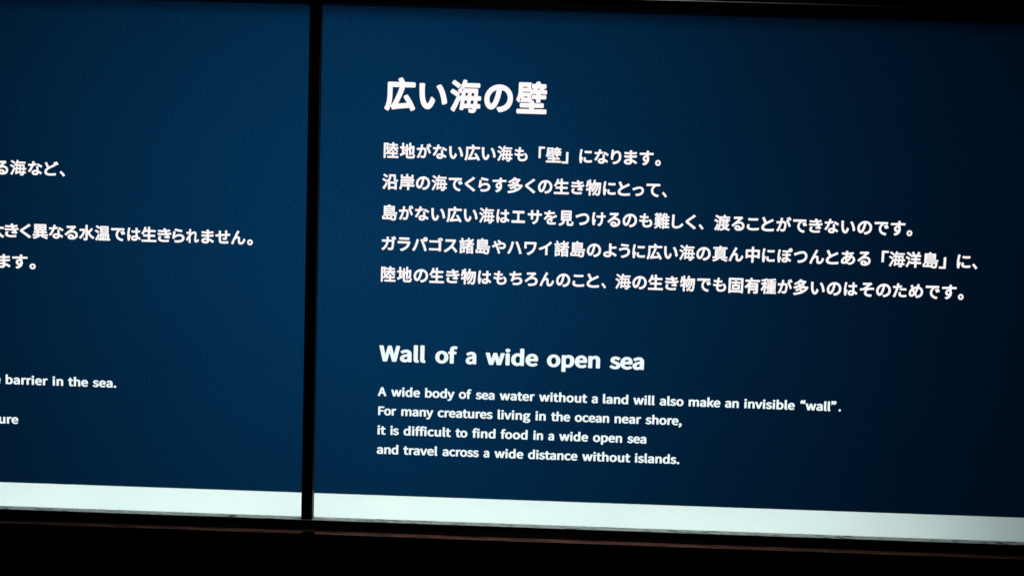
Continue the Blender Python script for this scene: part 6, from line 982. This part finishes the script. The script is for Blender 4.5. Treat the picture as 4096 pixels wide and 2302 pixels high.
        ('a', 370.38, -185.82, 14.01, 13.95), ('l', 379.26, -185.82, 14.01, 13.95), ('l', 383.76, -185.82, 14.01, 13.95), ('”', 388.69, -185.82, 14.01, 13.95),
        ('.', 397.81, -185.82, 11.81, 13.95),
    ],
    'e2': [
        ('F', -172.43, -209.86, 13.56, 13.95), ('o', -164.38, -209.86, 13.56, 13.95), ('r', -155.51, -209.86, 13.56, 13.95), ('m', -143.47, -209.86, 13.82, 13.95),
        ('a', -129.25, -209.86, 13.82, 13.95), ('n', -120.66, -209.86, 13.82, 13.95), ('y', -111.33, -209.86, 13.82, 13.95), ('c', -97.51, -209.86, 13.91, 13.95),
        ('r', -89.59, -209.86, 13.91, 13.95), ('e', -83.57, -209.86, 13.91, 13.95), ('a', -74.96, -209.86, 13.91, 13.95), ('t', -66.21, -209.86, 13.91, 13.95),
        ('u', -60.36, -209.86, 13.91, 13.95), ('r', -50.93, -209.86, 13.91, 13.95), ('e', -44.91, -209.86, 13.91, 13.95), ('s', -36.31, -209.86, 13.91, 13.95),
        ('l', -23.5, -209.86, 14.25, 13.95), ('i', -18.8, -209.86, 14.25, 13.95), ('v', -14.24, -209.86, 14.25, 13.95), ('i', -5.76, -209.86, 14.25, 13.95),
        ('n', -1.2, -209.86, 14.25, 13.95), ('g', 8.7, -209.86, 14.25, 13.95), ('i', 23.77, -209.86, 14.09, 13.95), ('n', 28.24, -209.86, 14.09, 13.95),
        ('t', 43.91, -209.86, 13.8, 13.95), ('h', 49.61, -209.86, 13.8, 13.95), ('e', 58.86, -209.86, 13.8, 13.95), ('o', 73.06, -209.86, 13.8, 13.95),
        ('c', 82.32, -209.86, 13.8, 13.95), ('e', 90.09, -209.86, 13.8, 13.95), ('a', 98.54, -209.86, 13.8, 13.95), ('n', 107.13, -209.86, 13.8, 13.95),
        ('n', 121.77, -209.86, 13.95, 13.95), ('e', 131.3, -209.86, 13.95, 13.95), ('a', 139.96, -209.86, 13.95, 13.95), ('r', 148.76, -209.86, 13.95, 13.95),
        ('s', 161.02, -209.86, 13.91, 13.95), ('h', 168.29, -209.86, 13.91, 13.95), ('o', 177.71, -209.86, 13.91, 13.95), ('r', 187.13, -209.86, 13.91, 13.95),
        ('e', 193.14, -209.86, 13.91, 13.95), (',', 201.74, -209.86, 13.91, 13.95),
    ],
    'e3': [
        ('i', -172.5, -234.27, 14.12, 13.95), ('t', -168.03, -234.27, 14.12, 13.95), ('i', -156.34, -234.27, 13.59, 13.95), ('s', -152.44, -234.27, 13.59, 13.95),
        ('d', -139.58, -234.27, 14.29, 13.95), ('i', -129.48, -234.27, 14.29, 13.95), ('f', -124.91, -234.27, 14.29, 13.95), ('f', -119.53, -234.27, 14.29, 13.95),
        ('i', -114.15, -234.27, 14.29, 13.95), ('c', -109.58, -234.27, 14.29, 13.95), ('u', -101.24, -234.27, 14.29, 13.95), ('l', -91.35, -234.27, 14.29, 13.95),
        ('t', -86.63, -234.27, 14.29, 13.95), ('t', -74.27, -234.27, 13.72, 13.95), ('o', -68.72, -234.27, 13.72, 13.95), ('f', -53.59, -234.27, 14.25, 13.95),
        ('i', -48.2, -234.27, 14.25, 13.95), ('n', -43.6, -234.27, 14.25, 13.95), ('d', -33.66, -234.27, 14.25, 13.95), ('f', -18.18, -234.27, 14.09, 13.95),
        ('o', -12.95, -234.27, 14.09, 13.95), ('o', -3.28, -234.27, 14.09, 13.95), ('d', 6.39, -234.27, 14.09, 13.95), ('i', 21.88, -234.27, 13.72, 13.95),
        ('n', 25.91, -234.27, 13.72, 13.95), ('a', 40.71, -234.27, 13.11, 13.95), ('w', 54.87, -234.27, 14.07, 13.95), ('i', 67.62, -234.27, 14.07, 13.95),
        ('d', 72.06, -234.27, 14.07, 13.95), ('e', 81.94, -234.27, 14.07, 13.95), ('o', 96.48, -234.27, 13.89, 13.95), ('p', 105.86, -234.27, 13.89, 13.95),
        ('e', 115.46, -234.27, 13.89, 13.95), ('n', 124.03, -234.27, 13.89, 13.95), ('s', 139.41, -234.27, 13.78, 13.95), ('e', 146.48, -234.27, 13.78, 13.95),
        ('a', 154.88, -234.27, 13.78, 13.95),
    ],
    'e4': [
        ('a', -172.43, -258.54, 13.93, 13.95), ('n', -163.66, -258.54, 13.93, 13.95), ('d', -154.16, -258.54, 13.93, 13.95), ('t', -138.85, -258.54, 14.06, 13.95),
        ('r', -132.84, -258.54, 14.06, 13.95), ('a', -126.67, -258.54, 14.06, 13.95), ('v', -117.74, -258.54, 14.06, 13.95), ('e', -109.47, -258.54, 14.06, 13.95),
        ('l', -100.68, -258.54, 14.06, 13.95), ('a', -90.4, -258.54, 13.75, 13.95), ('c', -81.85, -258.54, 13.75, 13.95), ('r', -74.13, -258.54, 13.75, 13.95),
        ('o', -68.28, -258.54, 13.75, 13.95), ('s', -59.07, -258.54, 13.75, 13.95), ('s', -51.99, -258.54, 13.75, 13.95), ('a', -39.03, -258.54, 12.7, 13.95),
        ('w', -24.99, -258.54, 14.08, 13.95), ('i', -12.24, -258.54, 14.08, 13.95), ('d', -7.79, -258.54, 14.08, 13.95), ('e', 2.1, -258.54, 14.08, 13.95),
        ('d', 16.53, -258.54, 13.9, 13.95), ('i', 26.16, -258.54, 13.9, 13.95), ('s', 30.42, -258.54, 13.9, 13.95), ('t', 37.68, -258.54, 13.9, 13.95),
        ('a', 43.52, -258.54, 13.9, 13.95), ('n', 52.26, -258.54, 13.9, 13.95), ('c', 61.73, -258.54, 13.9, 13.95), ('e', 69.65, -258.54, 13.9, 13.95),
        ('w', 84.31, -258.54, 14.21, 13.95), ('i', 97.26, -258.54, 14.21, 13.95), ('t', 101.81, -258.54, 14.21, 13.95), ('h', 108, -258.54, 14.21, 13.95),
        ('o', 117.84, -258.54, 14.21, 13.95), ('u', 127.67, -258.54, 14.21, 13.95), ('t', 137.51, -258.54, 14.21, 13.95), ('i', 149.02, -258.54, 14.04, 13.95),
        ('s', 153.4, -258.54, 14.04, 13.95), ('l', 160.81, -258.54, 14.04, 13.95), ('a', 165.33, -258.54, 14.04, 13.95), ('n', 174.23, -258.54, 14.04, 13.95),
        ('d', 183.88, -258.54, 14.04, 13.95), ('s', 193.68, -258.54, 14.04, 13.95), ('.', 201.09, -258.54, 14.04, 13.95),
    ],
    'el1': [
        ('e', -653.2, -186.51, 12.83, 13.95), ('b', -639.73, -186.51, 14.45, 13.95), ('a', -629.43, -186.51, 14.45, 13.95), ('r', -620.03, -186.51, 14.45, 13.95),
        ('r', -613.46, -186.51, 14.45, 13.95), ('i', -606.89, -186.51, 14.45, 13.95), ('e', -602.14, -186.51, 14.45, 13.95), ('r', -592.89, -186.51, 14.45, 13.95),
        ('i', -580.43, -186.51, 14.37, 13.95), ('n', -575.62, -186.51, 14.37, 13.95), ('t', -560.11, -186.51, 14.18, 13.95), ('h', -553.92, -186.51, 14.18, 13.95),
        ('e', -544.07, -186.51, 14.18, 13.95), ('s', -529.25, -186.51, 14.19, 13.95), ('e', -521.65, -186.51, 14.19, 13.95), ('a', -512.69, -186.51, 14.19, 13.95),
        ('.', -503.58, -186.51, 14.19, 13.95),
    ],
    'el2': [
        ('u', -648.38, -236.4, 14.26, 13.95), ('r', -638.42, -236.4, 14.26, 13.95), ('e', -631.96, -236.4, 14.26, 13.95),
    ],
}


def glyph_mesh(loops):
    """One filled flat character in its em square."""
    cu = bpy.data.curves.new("glyph", 'CURVE')
    cu.dimensions = '2D'
    cu.fill_mode = 'BOTH'
    for loop in loops:
        sp = cu.splines.new('POLY')
        sp.points.add(len(loop) - 1)
        for p, (u, v) in zip(sp.points, loop):
            p.co = (u * 100.0, v * 100.0, 0.0, 1.0)
        sp.use_cyclic_u = True
    o = bpy.data.objects.new("glyph", cu)
    C.objects.link(o)
    bpy.context.view_layer.update()
    me = bpy.data.meshes.new_from_object(o.evaluated_get(bpy.context.evaluated_depsgraph_get()))
    bpy.data.objects.remove(o)
    bpy.data.curves.remove(cu)
    verts = [(v.co.x / 100.0, v.co.y / 100.0) for v in me.vertices]
    faces = [tuple(p.vertices) for p in me.polygons]
    bpy.data.meshes.remove(me)
    return verts, faces


BODY = {ch: glyph_mesh(q) for ch, q in to_loops(OUTLINES).items()}
HEADING = {ch: glyph_mesh(q) for ch, q in to_loops(HEADING_OUTLINES).items()}


def text_mesh(name, entries, glyphs):
    """All characters of one line as one flat mesh lying on the film (millimetres -> metres)."""
    verts, faces = [], []
    for k, (ch, x, z, sx, sz) in enumerate(entries):
        gv, gf = glyphs[ch]
        n = len(verts)
        y = -0.0004 if k % 2 else -0.00045      # neighbours that touch never share a plane
        verts += [((x + u * sx) / 1000.0, y, (z + v * sz) / 1000.0) for u, v in gv]
        faces += [tuple(n + i for i in f) for f in gf]
    me = bpy.data.meshes.new(name)
    me.from_pydata(verts, [], faces)
    me.update()
    return me


# ------------------------------------------------------------------ the two panels
GROUP = "backlit blue information panels"


def panel(x0, x1, label, lines):
    t = thing("information_panel", ((x0 + x1) / 2, 0.0, ZB), label, "information panel", GROUP)
    link("blue_film", sheet_mesh("blue_film", x0, x1, ZBAND, ZT + 0.004, 0.0), M_BLUE, t)
    link("white_strip", sheet_mesh("white_strip", x0, x1, ZB - 0.003, ZBAND, 0.0), M_BAND, t)
    for key, name, mat in lines:
        link(name, text_mesh(name, LINES[key], HEADING if name.endswith('heading') else BODY), mat, t)
    return t


panel(FX0, (MX0 + MX1) / 2 - 0.0005,
      "blue backlit panel left of the upright bar, its text cut off at the left edge",
      [("l1", "japanese_text_line", M_JP), ("l2", "japanese_text_line", M_JP), ("l3", "japanese_text_line", M_JP),
       ("el1", "english_text_line", M_EN), ("el2", "english_text_line", M_EN)])
panel((MX0 + MX1) / 2 + 0.0005, FX1,
      "large blue backlit panel headed Wall of a wide open sea, right of the upright bar",
      [("title", "japanese_heading", M_JP),
       ("j1", "japanese_text_line", M_JP), ("j2", "japanese_text_line", M_JP), ("j3", "japanese_text_line", M_JP),
       ("j4", "japanese_text_line", M_JP), ("j5", "japanese_text_line", M_JP),
       ("etitle", "english_heading", M_EN),
       ("e1", "english_text_line", M_EN), ("e2", "english_text_line", M_EN), ("e3", "english_text_line", M_EN),
       ("e4", "english_text_line", M_EN)])
